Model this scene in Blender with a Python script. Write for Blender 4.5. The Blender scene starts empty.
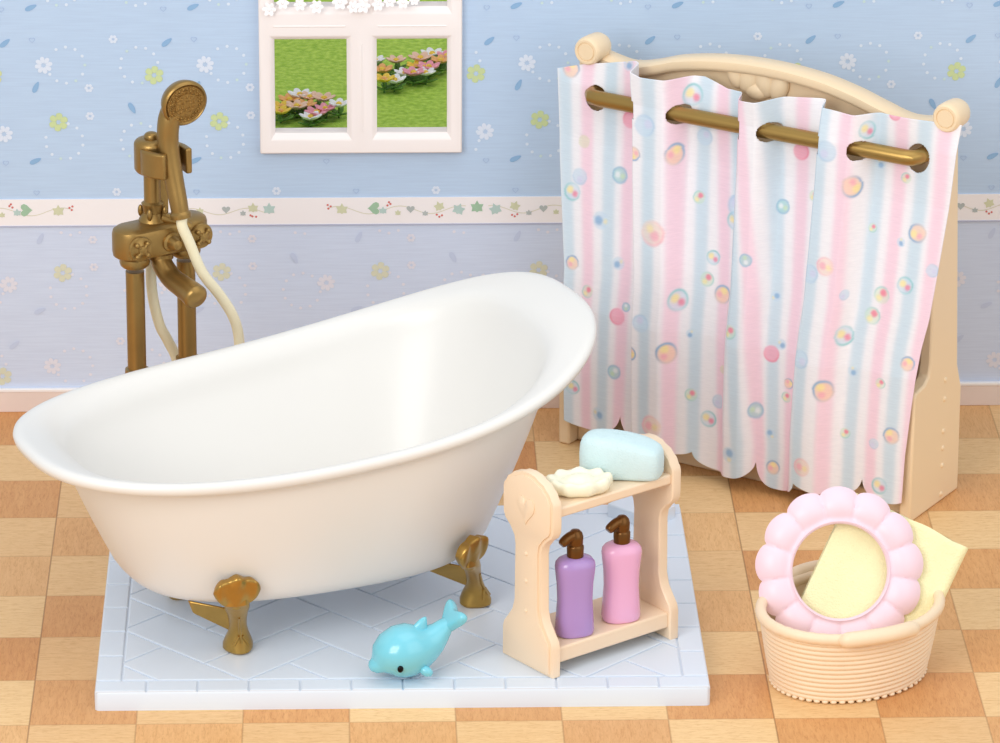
import bpy, math, random
import numpy as np
from mathutils import Vector, Matrix
C = bpy.context.scene.collection
PI = math.pi
def R(d): return math.radians(d)
def lin(c):
    c = c/255.0
    return c/12.92 if c <= .04045 else ((c+.055)/1.055)**2.4
def rgb(r, g, b): return (lin(r), lin(g), lin(b), 1.0)

# ------------------------------------------------------------------ materials
def base_mat(name):
    m = bpy.data.materials.new(name); m.use_nodes = True
    nt = m.node_tree; b = nt.nodes['Principled BSDF']
    return m, nt, b
def mat(name, col, rough=.45, metal=0.0, var=.04, vscale=6, bump=0.0, bscale=60, coat=0.0, spec=.5, sss=0.0):
    m, nt, b = base_mat(name)
    N, L = nt.nodes, nt.links
    b.inputs['Roughness'].default_value = rough
    b.inputs['Metallic'].default_value = metal
    b.inputs['Coat Weight'].default_value = coat
    b.inputs['Coat Roughness'].default_value = .12
    b.inputs['Specular IOR Level'].default_value = spec
    if sss:
        b.inputs['Subsurface Weight'].default_value = sss
        b.inputs['Subsurface Radius'].default_value = (.03, .03, .03)
    tc = N.new('ShaderNodeTexCoord')
    no = N.new('ShaderNodeTexNoise'); no.inputs['Scale'].default_value = vscale; no.inputs['Detail'].default_value = 3
    L.new(tc.outputs['Object'], no.inputs['Vector'])
    mx = N.new('ShaderNodeMix'); mx.data_type = 'RGBA'
    c = rgb(*col)
    mx.inputs['A'].default_value = (c[0]*(1-var), c[1]*(1-var), c[2]*(1-var), 1)
    mx.inputs['B'].default_value = (min(1, c[0]*(1+var)), min(1, c[1]*(1+var)), min(1, c[2]*(1+var)), 1)
    L.new(no.outputs['Fac'], mx.inputs['Factor']); L.new(mx.outputs['Result'], b.inputs['Base Color'])
    if bump:
        n2 = N.new('ShaderNodeTexNoise'); n2.inputs['Scale'].default_value = bscale; n2.inputs['Detail'].default_value = 4
        L.new(tc.outputs['Object'], n2.inputs['Vector'])
        bp = N.new('ShaderNodeBump'); bp.inputs['Strength'].default_value = bump; bp.inputs['Distance'].default_value = .004
        L.new(n2.outputs['Fac'], bp.inputs['Height']); L.new(bp.outputs['Normal'], b.inputs['Normal'])
    return m

def floor_mat():
    m, nt, b = base_mat('wood_parquet'); N, L = nt.nodes, nt.links
    def math_(op, a, c=None):
        n = N.new('ShaderNodeMath'); n.operation = op
        for i, q in enumerate((a, c)):
            if q is None: continue
            if isinstance(q, (int, float)): n.inputs[i].default_value = q
            else: L.new(q, n.inputs[i])
        return n.outputs[0]
    def mix(f, a, c, t='MIX'):
        n = N.new('ShaderNodeMix'); n.data_type = 'RGBA'; n.blend_type = t
        for k, q in (('Factor', f), ('A', a), ('B', c)):
            if isinstance(q, (int, float)): n.inputs[k].default_value = q
            elif isinstance(q, tuple): n.inputs[k].default_value = q
            else: L.new(q, n.inputs[k])
        return n.outputs['Result']
    tc = N.new('ShaderNodeTexCoord'); sp = N.new('ShaderNodeSeparateXYZ'); L.new(tc.outputs['Object'], sp.inputs[0])
    u = math_('DIVIDE', sp.outputs[0], .25); v = math_('DIVIDE', sp.outputs[1], .25)
    fu = math_('FLOOR', u); fv = math_('FLOOR', v)
    par = math_('PINGPONG', math_('ADD', math_('ADD', fu, fv), 1.0), 1.0)            # 0 / 1 checker
    cb = N.new('ShaderNodeCombineXYZ'); L.new(fu, cb.inputs[0]); L.new(fv, cb.inputs[1])
    wn = N.new('ShaderNodeTexWhiteNoise'); L.new(cb.outputs[0], wn.inputs['Vector'])
    rnd = wn.outputs['Value']
    # grain: two stretched noises, crossing in turn
    off = math_('MULTIPLY', rnd, 37.0)
    def grain(sx, sy, sc, det=6, dist=0.0):
        mp = N.new('ShaderNodeCombineXYZ')
        L.new(math_('ADD', math_('MULTIPLY', sp.outputs[0], sx), off), mp.inputs[0])
        L.new(math_('MULTIPLY', sp.outputs[1], sy), mp.inputs[1])
        n = N.new('ShaderNodeTexNoise'); n.inputs['Scale'].default_value = sc; n.inputs['Detail'].default_value = det
        n.inputs['Roughness'].default_value = .65; n.inputs['Distortion'].default_value = dist
        L.new(mp.outputs[0], n.inputs['Vector']); return n.outputs['Fac']
    gx = grain(2.6, 22, 4, dist=.5); gy = grain(17, 2.6, 4, dist=1.1)
    gxf = grain(9, 60, 4, dist=.8); gyf = grain(52, 8, 4, dist=1.2)
    g = mix(par, gx, gy); gf = mix(par, gxf, gyf)
    light = mix(g, rgb(228, 186, 130), rgb(252, 220, 170))
    dark = mix(g, rgb(202, 136, 78), rgb(240, 186, 124))
    wn2 = N.new('ShaderNodeTexWhiteNoise'); ad = N.new('ShaderNodeVectorMath'); ad.operation = 'ADD'; ad.inputs[1].default_value = (7.3, 2.1, 0); L.new(cb.outputs[0], ad.inputs[0]); L.new(ad.outputs[0], wn2.inputs['Vector'])
    col = mix(math_('MULTIPLY', par, math_('ADD', .42, math_('MULTIPLY', wn2.outputs['Value'], .58))), light, dark)
    hue = mix(rnd, rgb(240, 228, 218), rgb(255, 254, 250))
    col = mix(1.0, col, hue, 'MULTIPLY')
    fr = N.new('ShaderNodeValToRGB'); fr.color_ramp.elements[0].position = .36; fr.color_ramp.elements[1].position = .50
    fr.color_ramp.elements[0].color = (.80, .70, .58, 1); fr.color_ramp.elements[1].color = (1, 1, 1, 1)
    L.new(gf, fr.inputs[0])
    col = mix(.75, col, fr.outputs[0], 'MULTIPLY')
    # fine seams between the blocks, a stronger one along every seventh column
    def seam(c, w):
        f = math_('FRACT', c); d = math_('MINIMUM', f, math_('SUBTRACT', 1.0, f))
        return math_('LESS_THAN', d, w)
    s = math_('MAXIMUM', math_('MULTIPLY', seam(u, .008), .35), math_('MULTIPLY', seam(v, .010), .22))
    s = math_('MAXIMUM', s, math_('MULTIPLY', seam(math_('DIVIDE', u, 7.0), .0010), .6))
    col = mix(s, col, rgb(140, 92, 52))
    L.new(col, b.inputs['Base Color'])
    b.inputs['Roughness'].default_value = .5; b.inputs['Specular IOR Level'].default_value = .35
    bp = N.new('ShaderNodeBump'); bp.inputs['Strength'].default_value = .15; bp.inputs['Distance'].default_value = .003
    L.new(gf, bp.inputs['Height']); L.new(bp.outputs['Normal'], b.inputs['Normal'])
    return m

def paper_mat():
    """printed wallpaper ground: sky blue above the border, lilac below, fine horizontal weave"""
    m, nt, b = base_mat('wallpaper_ground'); N, L = nt.nodes, nt.links
    tc = N.new('ShaderNodeTexCoord'); sp = N.new('ShaderNodeSeparateXYZ'); L.new(tc.outputs['Object'], sp.inputs[0])
    gt = N.new('ShaderNodeMath'); gt.operation = 'GREATER_THAN'; gt.inputs[1].default_value = .57; L.new(sp.outputs[2], gt.inputs[0])
    mx = N.new('ShaderNodeMix'); mx.data_type = 'RGBA'; L.new(gt.outputs[0], mx.inputs['Factor'])
    mx.inputs['A'].default_value = rgb(*LILAC); mx.inputs['B'].default_value = rgb(*BLUE)
    mp = N.new('ShaderNodeMapping'); mp.inputs['Scale'].default_value = (9, 1, 190); L.new(tc.outputs['Object'], mp.inputs[0])
    no = N.new('ShaderNodeTexNoise'); no.inputs['Scale'].default_value = 1; no.inputs['Detail'].default_value = 2; L.new(mp.outputs[0], no.inputs['Vector'])
    rp = N.new('ShaderNodeValToRGB'); rp.color_ramp.elements[0].position = .34; rp.color_ramp.elements[1].position = .66
    rp.color_ramp.elements[0].color = (.945, .945, .955, 1); rp.color_ramp.elements[1].color = (1.0, 1.0, 1.0, 1); L.new(no.outputs['Fac'], rp.inputs[0])
    m2 = N.new('ShaderNodeMix'); m2.data_type = 'RGBA'; m2.blend_type = 'MULTIPLY'; m2.inputs['Factor'].default_value = 1
    L.new(mx.outputs['Result'], m2.inputs['A']); L.new(rp.outputs[0], m2.inputs['B']); L.new(m2.outputs['Result'], b.inputs['Base Color'])
    b.inputs['Roughness'].default_value = .75; b.inputs['Specular IOR Level'].default_value = .2
    return m

def grass_mat():
    m, nt, b = base_mat('grass'); N, L = nt.nodes, nt.links
    tc = N.new('ShaderNodeTexCoord')
    no = N.new('ShaderNodeTexNoise'); no.inputs['Scale'].default_value = 55; no.inputs['Detail'].default_value = 6; L.new(tc.outputs['Object'], no.inputs['Vector'])
    n2 = N.new('ShaderNodeTexNoise'); n2.inputs['Scale'].default_value = 3; L.new(tc.outputs['Object'], n2.inputs['Vector'])
    rp = N.new('ShaderNodeValToRGB'); rp.color_ramp.elements[0].position = .36; rp.color_ramp.elements[1].position = .64
    rp.color_ramp.elements[0].color = rgb(152, 192, 56); rp.color_ramp.elements[1].color = rgb(196, 222, 92); L.new(no.outputs['Fac'], rp.inputs[0])
    mx = N.new('ShaderNodeMix'); mx.data_type = 'RGBA'; mx.blend_type = 'MULTIPLY'; mx.inputs['Factor'].default_value = .5
    r2 = N.new('ShaderNodeValToRGB'); r2.color_ramp.elements[0].color = (.88, .93, .75, 1); r2.color_ramp.elements[1].color = (1, 1, 1, 1); L.new(n2.outputs['Fac'], r2.inputs[0])
    L.new(rp.outputs[0], mx.inputs['A']); L.new(r2.outputs[0], mx.inputs['B']); L.new(mx.outputs['Result'], b.inputs['Base Color'])
    b.inputs['Roughness'].default_value = .9
    bp = N.new('ShaderNodeBump'); bp.inputs['Distance'].default_value = .01; bp.inputs['Strength'].default_value = .6
    L.new(no.outputs['Fac'], bp.inputs['Height']); L.new(bp.outputs['Normal'], b.inputs['Normal'])
    return m

def curtain_mat():
    m, nt, b = base_mat('curtain_print'); N, L = nt.nodes, nt.links
    at = N.new('ShaderNodeAttribute'); at.attribute_name = 'print'
    tc = N.new('ShaderNodeTexCoord'); mp = N.new('ShaderNodeMapping'); mp.inputs['Scale'].default_value = (40, 40, 330); L.new(tc.outputs['Object'], mp.inputs[0])
    no = N.new('ShaderNodeTexNoise'); no.inputs['Scale'].default_value = 1; no.inputs['Detail'].default_value = 3; L.new(mp.outputs[0], no.inputs['Vector'])
    rp = N.new('ShaderNodeValToRGB'); rp.color_ramp.elements[0].position = .3; rp.color_ramp.elements[1].position = .7
    rp.color_ramp.elements[0].color = (.94, .94, .95, 1); rp.color_ramp.elements[1].color = (1, 1, 1, 1); L.new(no.outputs['Fac'], rp.inputs[0])
    mx = N.new('ShaderNodeMix'); mx.data_type = 'RGBA'; mx.blend_type = 'MULTIPLY'; mx.inputs['Factor'].default_value = 1
    L.new(at.outputs['Color'], mx.inputs['A']); L.new(rp.outputs[0], mx.inputs['B']); L.new(mx.outputs['Result'], b.inputs['Base Color'])
    b.inputs['Roughness'].default_value = .6; b.inputs['Specular IOR Level'].default_value = .25
    bp = N.new('ShaderNodeBump'); bp.inputs['Strength'].default_value = .12; bp.inputs['Distance'].default_value = .002
    L.new(no.outputs['Fac'], bp.inputs['Height']); L.new(bp.outputs['Normal'], b.inputs['Normal'])
    return m

BLUE = (188, 210, 236); LILAC = (206, 218, 240)
M = {}
M['floor'] = floor_mat()
M['paper'] = paper_mat()
M['grass'] = grass_mat()
M['curtain'] = curtain_mat()
M['base_wood'] = mat('pale_pink_wood', (230, 214, 206), .55, var=.07, vscale=14)
M['white_trim'] = mat('white_trim', (243, 240, 240), .5, var=.01)
M['band'] = mat('border_paper', (240, 236, 238), .7, var=.01)
M['band_shadow'] = mat('border_shadow', (176, 182, 208), .7, var=.02)  # painted shade: colour of the shadow line below the border
M['wp_white'] = mat('print_white', (218, 228, 244), .75, var=.03)
M['wp_white2'] = mat('print_white_faint', (222, 222, 234), .75, var=.03)
M['wp_dot'] = mat('print_dot_white', (216, 228, 244), .75, var=.03)
M['wp_dot2'] = mat('print_dot_green', (200, 221, 222), .75, var=.03)
M['wp_yel'] = mat('print_yellow', (199, 214, 160), .75, var=.08)
M['wp_yel2'] = mat('print_yellow_faint', (212, 213, 190), .75, var=.05)
M['wp_leaf'] = mat('print_blue_leaf', (140, 178, 216), .75, var=.06)
M['wp_leaf2'] = mat('print_blue_leaf_faint', (192, 204, 230), .75, var=.05)
M['wp_heart'] = mat('print_heart_outline', (162, 186, 220), .75, var=.03)
M['ivy_green'] = mat('ivy_green', (158, 192, 164), .7, var=.10, vscale=60)
M['ivy_blue'] = mat('ivy_blue', (180, 204, 200), .7, var=.10, vscale=60)
M['ivy_tan'] = mat('ivy_tan', (206, 208, 176), .7, var=.10, vscale=60)
M['ivy_grey'] = mat('ivy_grey', (176, 184, 184), .7, var=.08, vscale=60)
M['vine'] = mat('vine_line', (214, 210, 190), .7, var=.05)
M['berry'] = mat('berry_red', (206, 110, 104), .7, var=.05)
M['frame'] = mat('window_white', (246, 238, 236), .42, var=.01)
M['tub'] = mat('tub_white', (230, 228, 224), .36, var=.008, coat=.06)
M['tray'] = mat('tray_blue_white', (220, 230, 242), .35, var=.012)
M['grout'] = mat('tray_groove', (196, 209, 225), .45, var=.012)
M['gold'] = mat('antique_gold', (158, 126, 72), .36, metal=.8, var=.10, vscale=25, bump=.06, bscale=220)
M['gold_foot'] = mat('bright_antique_gold', (178, 142, 74), .28, metal=.85, var=.14, vscale=30, bump=.10, bscale=90)
M['gold_rod'] = mat('rod_gold', (170, 138, 78), .34, metal=.85, var=.05)
M['gold_dark'] = mat('sprayer_face_gold', (158, 122, 66), .42, metal=.85, var=.25, vscale=160, bump=1.0, bscale=170)
M['pump'] = mat('bronze_brown', (112, 74, 32), .28, metal=.7, var=.10, vscale=40)
M['cream'] = mat('cream_plastic', (242, 217, 180), .42, var=.012)
M['cream_shelf'] = mat('pale_peach_plastic', (243, 218, 188), .40, var=.012)
M['hose'] = mat('cream_rubber', (244, 234, 200), .4, var=.02)
M['purple'] = mat('lilac_plastic', (174, 142, 204), .25, var=.02, coat=.3)
M['pink'] = mat('pink_plastic', (234, 176, 212), .25, var=.02, coat=.3)
M['soap'] = mat('soap_cream', (246, 244, 220), .35, var=.03, vscale=18, sss=.15)
M['sponge'] = mat('sponge_aqua', (208, 232, 236), .75, var=.03, vscale=60, bump=.5, bscale=260, sss=.1)
M['ring'] = mat('shampoo_pink', (245, 216, 228), .40, var=.012)
M['towel'] = mat('towel_yellow', (252, 245, 196), .95, var=.05, vscale=40, bump=.7, bscale=220)
M['basket'] = mat('basket_cream', (244, 220, 188), .45, var=.03, vscale=20)
M['dolphin'] = mat('dolphin_blue', (120, 206, 226), .22, var=.02, coat=.4)
M['black'] = mat('eye_black', (4, 4, 5), .35, var=.0, spec=.2)
M['petal_white'] = mat('petal_white', (250, 246, 246), .6, var=.02)
M['petal_yellow'] = mat('petal_yellow', (250, 208, 70), .6, var=.08)
M['petal_orange'] = mat('petal_orange', (248, 182, 110), .6, var=.08)
M['petal_pink'] = mat('petal_pink', (246, 160, 176), .6, var=.08)
M['petal_peach'] = mat('petal_peach', (248, 204, 178), .6, var=.08)
M['leafy'] = mat('leaf_green', (98, 142, 52), .7, var=.2, vscale=30)
gm, gnt, gb = base_mat('pane_glass')
gb.inputs['Transmission Weight'].default_value = 1; gb.inputs['Roughness'].default_value = .0; gb.inputs['IOR'].default_value = 1.1
gb.inputs['Base Color'].default_value = (1, 1, 1, 1)
M['glass'] = gm

# ------------------------------------------------------------------ mesh helper
class MB:
    def __init__(s): s.v = []; s.f = []; s.m = []
    def add(s, vs, fs, m=0):
        o = len(s.v); s.v += [tuple(q) for q in vs]
        for f in fs: s.f.append(tuple(i+o for i in f)); s.m.append(m)
        return s
    def box(s, x0, x1, y0, y1, z0, z1, m=0):
        v = [(x, y, z) for z in (z0, z1) for y in (y0, y1) for x in (x0, x1)]
        return s.add(v, [(0, 2, 3, 1), (4, 5, 7, 6), (0, 1, 5, 4), (2, 6, 7, 3), (0, 4, 6, 2), (1, 3, 7, 5)], m)
    def rings(s, rs, cap0=True, cap1=True, closed=True, m=0):
        n = len(rs[0]); vs = [q for r in rs for q in r]; fs = []
        for k in range(len(rs)-1):
            for i in range(n if closed else n-1):
                j = (i+1) % n
                fs.append((k*n+i, k*n+j, (k+1)*n+j, (k+1)*n+i))
        if cap0: fs.append(tuple(reversed(range(n))))
        if cap1: fs.append(tuple((len(rs)-1)*n+i for i in range(n)))
        return s.add(vs, fs, m)
    def tube(s, pts, rad, n=16, m=0, flat=None, cap=True):
        """tube through pts; rad number or list; flat = squash of the second axis"""
        P = [Vector(q) for q in pts]; k = len(P)
        rad = rad if isinstance(rad, (list, tuple)) else [rad]*k
        T = []
        for i in range(k):
            a = P[max(0, i-1)]; b = P[min(k-1, i+1)]; T.append((b-a).normalized())
        up = Vector((0, 0, 1)) if abs(T[0].z) < .9 else Vector((0, 1, 0))
        N_ = (up - T[0]*up.dot(T[0])).normalized(); rs = []
        for i in range(k):
            N_ = (N_ - T[i]*N_.dot(T[i])).normalized(); B_ = T[i].cross(N_)
            fl = 1 if flat is None else (flat[i] if isinstance(flat, (list, tuple)) else flat)
            rs.append([P[i]+N_*math.cos(2*PI*j/n)*rad[i]+B_*math.sin(2*PI*j/n)*rad[i]*fl for j in range(n)])
        return s.rings(rs, cap, cap, m=m)
    def lathe(s, prof, c=(0, 0, 0), axis=(0, 0, 1), n=32, m=0, sx=1, sy=1):
        """prof = (radius, height) pairs along axis"""
        A = Vector(axis).normalized(); up = Vector((0, 0, 1)) if abs(A.z) < .9 else Vector((1, 0, 0))
        X = (up - A*up.dot(A)).normalized(); Y = A.cross(X); c = Vector(c)
        rs = [[c+A*h+X*math.cos(2*PI*j/n)*r*sx+Y*math.sin(2*PI*j/n)*r*sy for j in range(n)] for r, h in prof]
        return s.rings(rs, prof[0][0] > 1e-6 or True, True, m=m)
    def ell(s, c, r, rot=None, nu=20, nv=12, m=0):
        rs = []; rot = rot or Matrix.Identity(3); c = Vector(c)
        for i in range(1, nv):
            t = PI*i/nv
            rs.append([c+rot @ Vector((r[0]*math.sin(t)*math.cos(2*PI*j/nu), r[1]*math.sin(t)*math.sin(2*PI*j/nu), -r[2]*math.cos(t))) for j in range(nu)])
        o = len(s.v); s.rings(rs, False, False, m=m)
        a = len(s.v); s.v.append(tuple(c+rot @ Vector((0, 0, -r[2])))); s.v.append(tuple(c+rot @ Vector((0, 0, r[2]))))
        for j in range(nu):
            k = (j+1) % nu
            s.f.append((a, o+k, o+j)); s.m.append(m)
            s.f.append((a+1, o+(nv-2)*nu+j, o+(nv-2)*nu+k)); s.m.append(m)
        return s
    def prism(s, poly, fn, t0, t1, m=0):
        """poly 2-D, fn(a, b, t) -> 3-D"""
        n = len(poly)
        return s.rings([[fn(a, b, t0) for a, b in poly], [fn(a, b, t1) for a, b in poly]], m=m)
    def build(s, name, mats, parent=None, smooth=True, bevel=0, seg=2, sub=0, angle=35):
        me = bpy.data.meshes.new(name); me.from_pydata(s.v, [], s.f)
        if not isinstance(mats, (list, tuple)): mats = [mats]
        for q in mats: me.materials.append(q)
        me.polygons.foreach_set('material_index', s.m)
        import bmesh
        bm = bmesh.new(); bm.from_mesh(me); bmesh.ops.recalc_face_normals(bm, faces=bm.faces); bm.to_mesh(me); bm.free()
        o = bpy.data.objects.new(name, me); C.objects.link(o)
        if parent: o.parent = parent
        if smooth:
            me.polygons.foreach_set('use_smooth', [True]*len(me.polygons))
            me.set_sharp_from_angle(angle=R(angle))
        if bevel:
            b = o.modifiers.new('bevel', 'BEVEL'); b.width = bevel; b.segments = seg; b.limit_method = 'ANGLE'; b.angle_limit = R(35)
            b.harden_normals = False
        if sub:
            q = o.modifiers.new('sub', 'SUBSURF'); q.levels = sub; q.render_levels = sub
        return o
def tag(o, label=None, cat=None, group=None, kind=None):
    if label: o['label'] = label
    if cat: o['category'] = cat
    if group: o['group'] = group
    if kind: o['kind'] = kind
    return o
def thing(name, loc, rz=0, **k):
    o = bpy.data.objects.new(name, None); C.objects.link(o); o.empty_display_size = .05
    o.location = loc; o.rotation_euler = (0, 0, rz); return tag(o, **k)
def smoothpts(pts, n=8):
    """Catmull-Rom through pts"""
    P = [Vector(q) for q in pts]; P = [P[0]*2-P[1]]+P+[P[-1]*2-P[-2]]; out = []
    for i in range(1, len(P)-2):
        for k in range(n):
            t = k/n; a, b, c, d = P[i-1:i+3]
            out.append(.5*((2*b)+(c-a)*t+(2*a-5*b+4*c-d)*t*t+(3*b-a-3*c+d)*t**3))
    out.append(P[-2]); return out
def interp(x, xs, ys): return float(np.interp(x, xs, ys))

# ------------------------------------------------------------------ setting
X0, X1 = -1.9, 4.2
tag(MB().box(X0, X1, -4.2, 0.03, -.04, 0).build('floor', M['floor'], smooth=False), kind='structure')

# wall with the window opening; the printed motifs are thin shapes inside the wall's own mesh
WX0, WX1, WZ0, WZ1 = .545, 1.04, .762, 1.47
wall = MB(); TZ = 2.1
wall.box(X0, WX0, 0, .04, 0, TZ); wall.box(WX1, X1, 0, .04, 0, TZ)
wall.box(WX0, WX1, 0, .04, 0, WZ0); wall.box(WX0, WX1, 0, .04, WZ1, TZ)
PX = .4263; rnd = random.Random(4)
DY = [0]
def decal(poly, m, y=-.0008):
    DY[0] = (DY[0]+1) % 37; y -= DY[0]*.00002
    n = len(poly); wall.add([(a, y, b) for a, b in poly], [tuple(range(n))], m)
def petal_poly(cx, cz, ang, r0, r1, w, n=10):
    out = []
    mx, hl = (r0+r1)/2, (r1-r0)/2
    for i in range(n):
        t = 2*PI*i/n; a = mx+hl*math.cos(t); b = w*math.sin(t)*(1+.35*math.cos(t))
        out.append((cx+a*math.cos(ang)-b*math.sin(ang), cz+a*math.sin(ang)+b*math.cos(ang)))
    return out
def ok(x, z): return X0+.03 < x < X1-.03 and z < TZ-.05 and not (.50 < x < 1.09 and z > .71) and not (.515 < z < .625) and z > .085
def motif(kind, x, z, up):
    if not ok(x, z): return
    if kind == 'daisy':
        for k in range(8): decal(petal_poly(x, z, k*PI/4+.2, .005, .024, .0058), 1 if up else 2)
    elif kind == 'small':
        for k in range(6): decal(petal_poly(x, z, k*PI/3, .003, .012, .0042), 1 if up else 2)
    elif kind == 'yel':
        for k in range(6): decal(petal_poly(x, z, k*PI/3+.4, .005, .026, .0085), 5 if up else 6)
    elif kind == 'dot':
        decal([(x+.0045*math.cos(t*PI/4), z+.0045*math.sin(t*PI/4)) for t in range(8)], 3 if up else 2)
    elif kind == 'dot2':
        decal([(x+.0042*math.cos(t*PI/4), z+.0042*math.sin(t*PI/4)) for t in range(8)], 4 if up else 2)
for ci in range(-4, 10):
    for cj in range(-2, 3):
        ox, oz = ci*PX, cj*PX
        def put(kind, lst):
            for x, z in lst:
                if z+oz < 2.0: motif(kind, x+ox, z+oz, z+oz > .57)
        put('daisy', [(-.046, .982), (-.156, .791)])
        put('yel', [(.245, .953), (-.011, .8235)])
        put('small', [(.139, 1.053), (.072, .918), (.073, .84)])
        for wi, (cx, cz, skip) in enumerate([(.013, .982, (5, 6)), (.206, .981, (10, 11)), (.0035, .770, (3, 4)), (.204, .769, ())]):
            for k in range(12):
                if k in skip: continue
                a = k*PI/6+.15*wi
                put('dot2' if (k+wi) % 5 == 0 else 'dot', [(cx+.050*math.cos(a), cz+.050*math.sin(a))])
        for x, z, a in [(-.075, 1.141, 25), (-.146, 1.0436, 40), (-.068, .921, 65), (.185, .8615, -62)]:
            X_, Z_ = x+ox, z+oz
            if ok(X_, Z_) and Z_ < 2.0:
                aa = R(a); q = []
                for i in range(12):
                    t = 2*PI*i/12; lx = .017*math.cos(t); lz = .0068*math.sin(t)*(1-.3*math.cos(t))
                    q.append((X_+lx*math.cos(aa)-lz*math.sin(aa), Z_+lx*math.sin(aa)+lz*math.cos(aa)))
                decal(q, 7 if Z_ > .57 else 8)
        for x, z in [(-.0746, 1.0516), (-.1535, .7094)]:
            X_, Z_ = x+ox, z+oz
            if ok(X_, Z_) and Z_ > .57 and Z_ < 2.0:           # small outlined hearts
                pts = []
                for i in range(20):
                    t = 2*PI*i/20; pts.append((.00052*16*math.sin(t)**3, .00052*(13*math.cos(t)-5*math.cos(2*t)-2*math.cos(3*t)-math.cos(4*t))))
                for i in range(20):
                    j = (i+1) % 20; a, b = pts[i], pts[j]
                    decal([(X_+a[0], Z_+a[1]), (X_+b[0], Z_+b[1]), (X_+b[0]*.78, Z_+b[1]*.78), (X_+a[0]*.78, Z_+a[1]*.78)], 9)
wo = wall.build('wall_back', [M[k] for k in ('paper', 'wp_white', 'wp_white2', 'wp_dot', 'wp_dot2', 'wp_yel', 'wp_yel2', 'wp_leaf', 'wp_leaf2', 'wp_heart')], smooth=False)
tag(wo, kind='structure')

# border strip with an ivy vine print
bd = MB(); bd.box(X0, X1, -.003, 0, .532, .607, 0); bd.box(X0, X1, -.0045, 0, .5295, .5325, 1)  # second box is the border's shadow line, done as a coloured strip
def bdecal(poly, m, y=-.0038): bd.add([(a, y, b) for a, b in poly], [tuple(range(len(poly)))], m)
def ivy(x, z, r, m, a=0):
    pr = [(1.0, 90), (.55, 60), (.95, 30), (.6, 0), (.85, -35), (.5, -62), (.62, -90), (.5, -118), (.85, -145), (.6, 180), (.95, 150), (.55, 120)]
    bdecal([(x+r*k*math.cos(R(t+a)), z+r*k*math.sin(R(t+a))) for k, t in pr], m)
def heart(x, z, r, m, a=0):
    q = []
    for i in range(16):
        t = 2*PI*i/16; hx = r/17*16*math.sin(t)**3; hz = r/17*(13*math.cos(t)-5*math.cos(2*t)-2*math.cos(3*t)-math.cos(4*t))
        q.append((x+hx*math.cos(R(a))-hz*math.sin(R(a)), z+hx*math.sin(R(a))+hz*math.cos(R(a))))
    bdecal(q, m)
def run(c, half=True, sgn=1):
    """half a garland leaving the centre at c"""
    ivy(c+sgn*.050, .571, .020, 3, 20*sgn); ivy(c+sgn*.101, .580, .017, 4, -20*sgn)
    ivy(c+sgn*.139, .561, .010, 5); heart(c+sgn*.178, .5745, .012, 5); ivy(c+sgn*.212, .563, .010, 4)
    ivy(c+sgn*.252, .569, .013, 3); heart(c+sgn*.275, .577, .019, 2, 90*sgn); ivy(c+sgn*.362, .573, .019, 4)
    for dx, dz in ((.094, .556), (.108, .558), (.101, .552), (.232, .589), (.240, .585), (.236, .594), (.400, .587), (.392, .583), (.398, .577)):
        bdecal([(c+sgn*dx+.0032*math.cos(t*PI/3), dz+.0032*math.sin(t*PI/3)) for t in range(6)], 7)
    last = None
    for i in range(61):
        x = .03+i*.0062; z = .571+.011*math.sin(x*38)
        q = (c+sgn*x, z)
        if last: bdecal([last, q, (q[0], q[1]+.0022), (last[0], last[1]+.0022)], 6, -.0034)
        last = q
for c in (1.1016, -.38, -1.42, 2.58, 3.68):
    ivy(c, .577, .021, 2, 0); run(c, sgn=1); run(c, sgn=-1)
ivy(.545, .575, .020, 3); ivy(.502, .578, .017, 4); heart(.43, .576, .012, 5); ivy(.475, .564, .010, 5); ivy(.36, .571, .012, 4)
for dx, dz in ((.500, .556), (.510, .555), (.495, .559)): bdecal([(dx+.0032*math.cos(t*PI/3), dz+.0032*math.sin(t*PI/3)) for t in range(6)], 7)
last = None
for i in range(40):
    x = .29+i*.0062; q = (x, .569+.009*math.sin(x*42))
    if last: bdecal([last, q, (q[0], q[1]+.0022), (last[0], last[1]+.0022)], 6, -.0034)
    last = q
tag(bd.build('trim_1', [M[k] for k in ('band', 'band_shadow', 'ivy_green', 'ivy_blue', 'ivy_tan', 'ivy_grey', 'vine', 'berry')], smooth=False), kind='structure')
tag(MB().box(X0, X1, -.012, 0, 0, .058).build('baseboard_back', M['base_wood'], smooth=False, bevel=.002), kind='structure')
tag(MB().box(X0, X1, -.014, 0, .058, .067).build('trim_2', M['white_trim'], smooth=False, bevel=.002), kind='structure')

# ------------------------------------------------------------------ window
win = thing('window_1', (0, 0, 0), kind='structure')
def bar(mb, x0, x1, z0, z1, y0=-.03, y1=.03): mb.box(x0, x1, y0, y1, z0, z1)
def barobj(name, x0, x1, z0, z1, y0, y1, bev=.008): return MB().box(x0, x1, y0, y1, z0, z1).build(name, M['frame'], win, bevel=bev, seg=3)
fm = MB(); fm.box(.5235, .533, -.026, .03, .7405, 1.495); fm.box(1.051, 1.0605, -.026, .03, .7405, 1.495); fm.box(.5235, 1.0605, -.026, .03, .7395, .750); fm.box(.5235, 1.0605, -.026, .03, 1.485, 1.496)
fm.build('window_frame', M['frame'], win, bevel=.004, seg=3)
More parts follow.
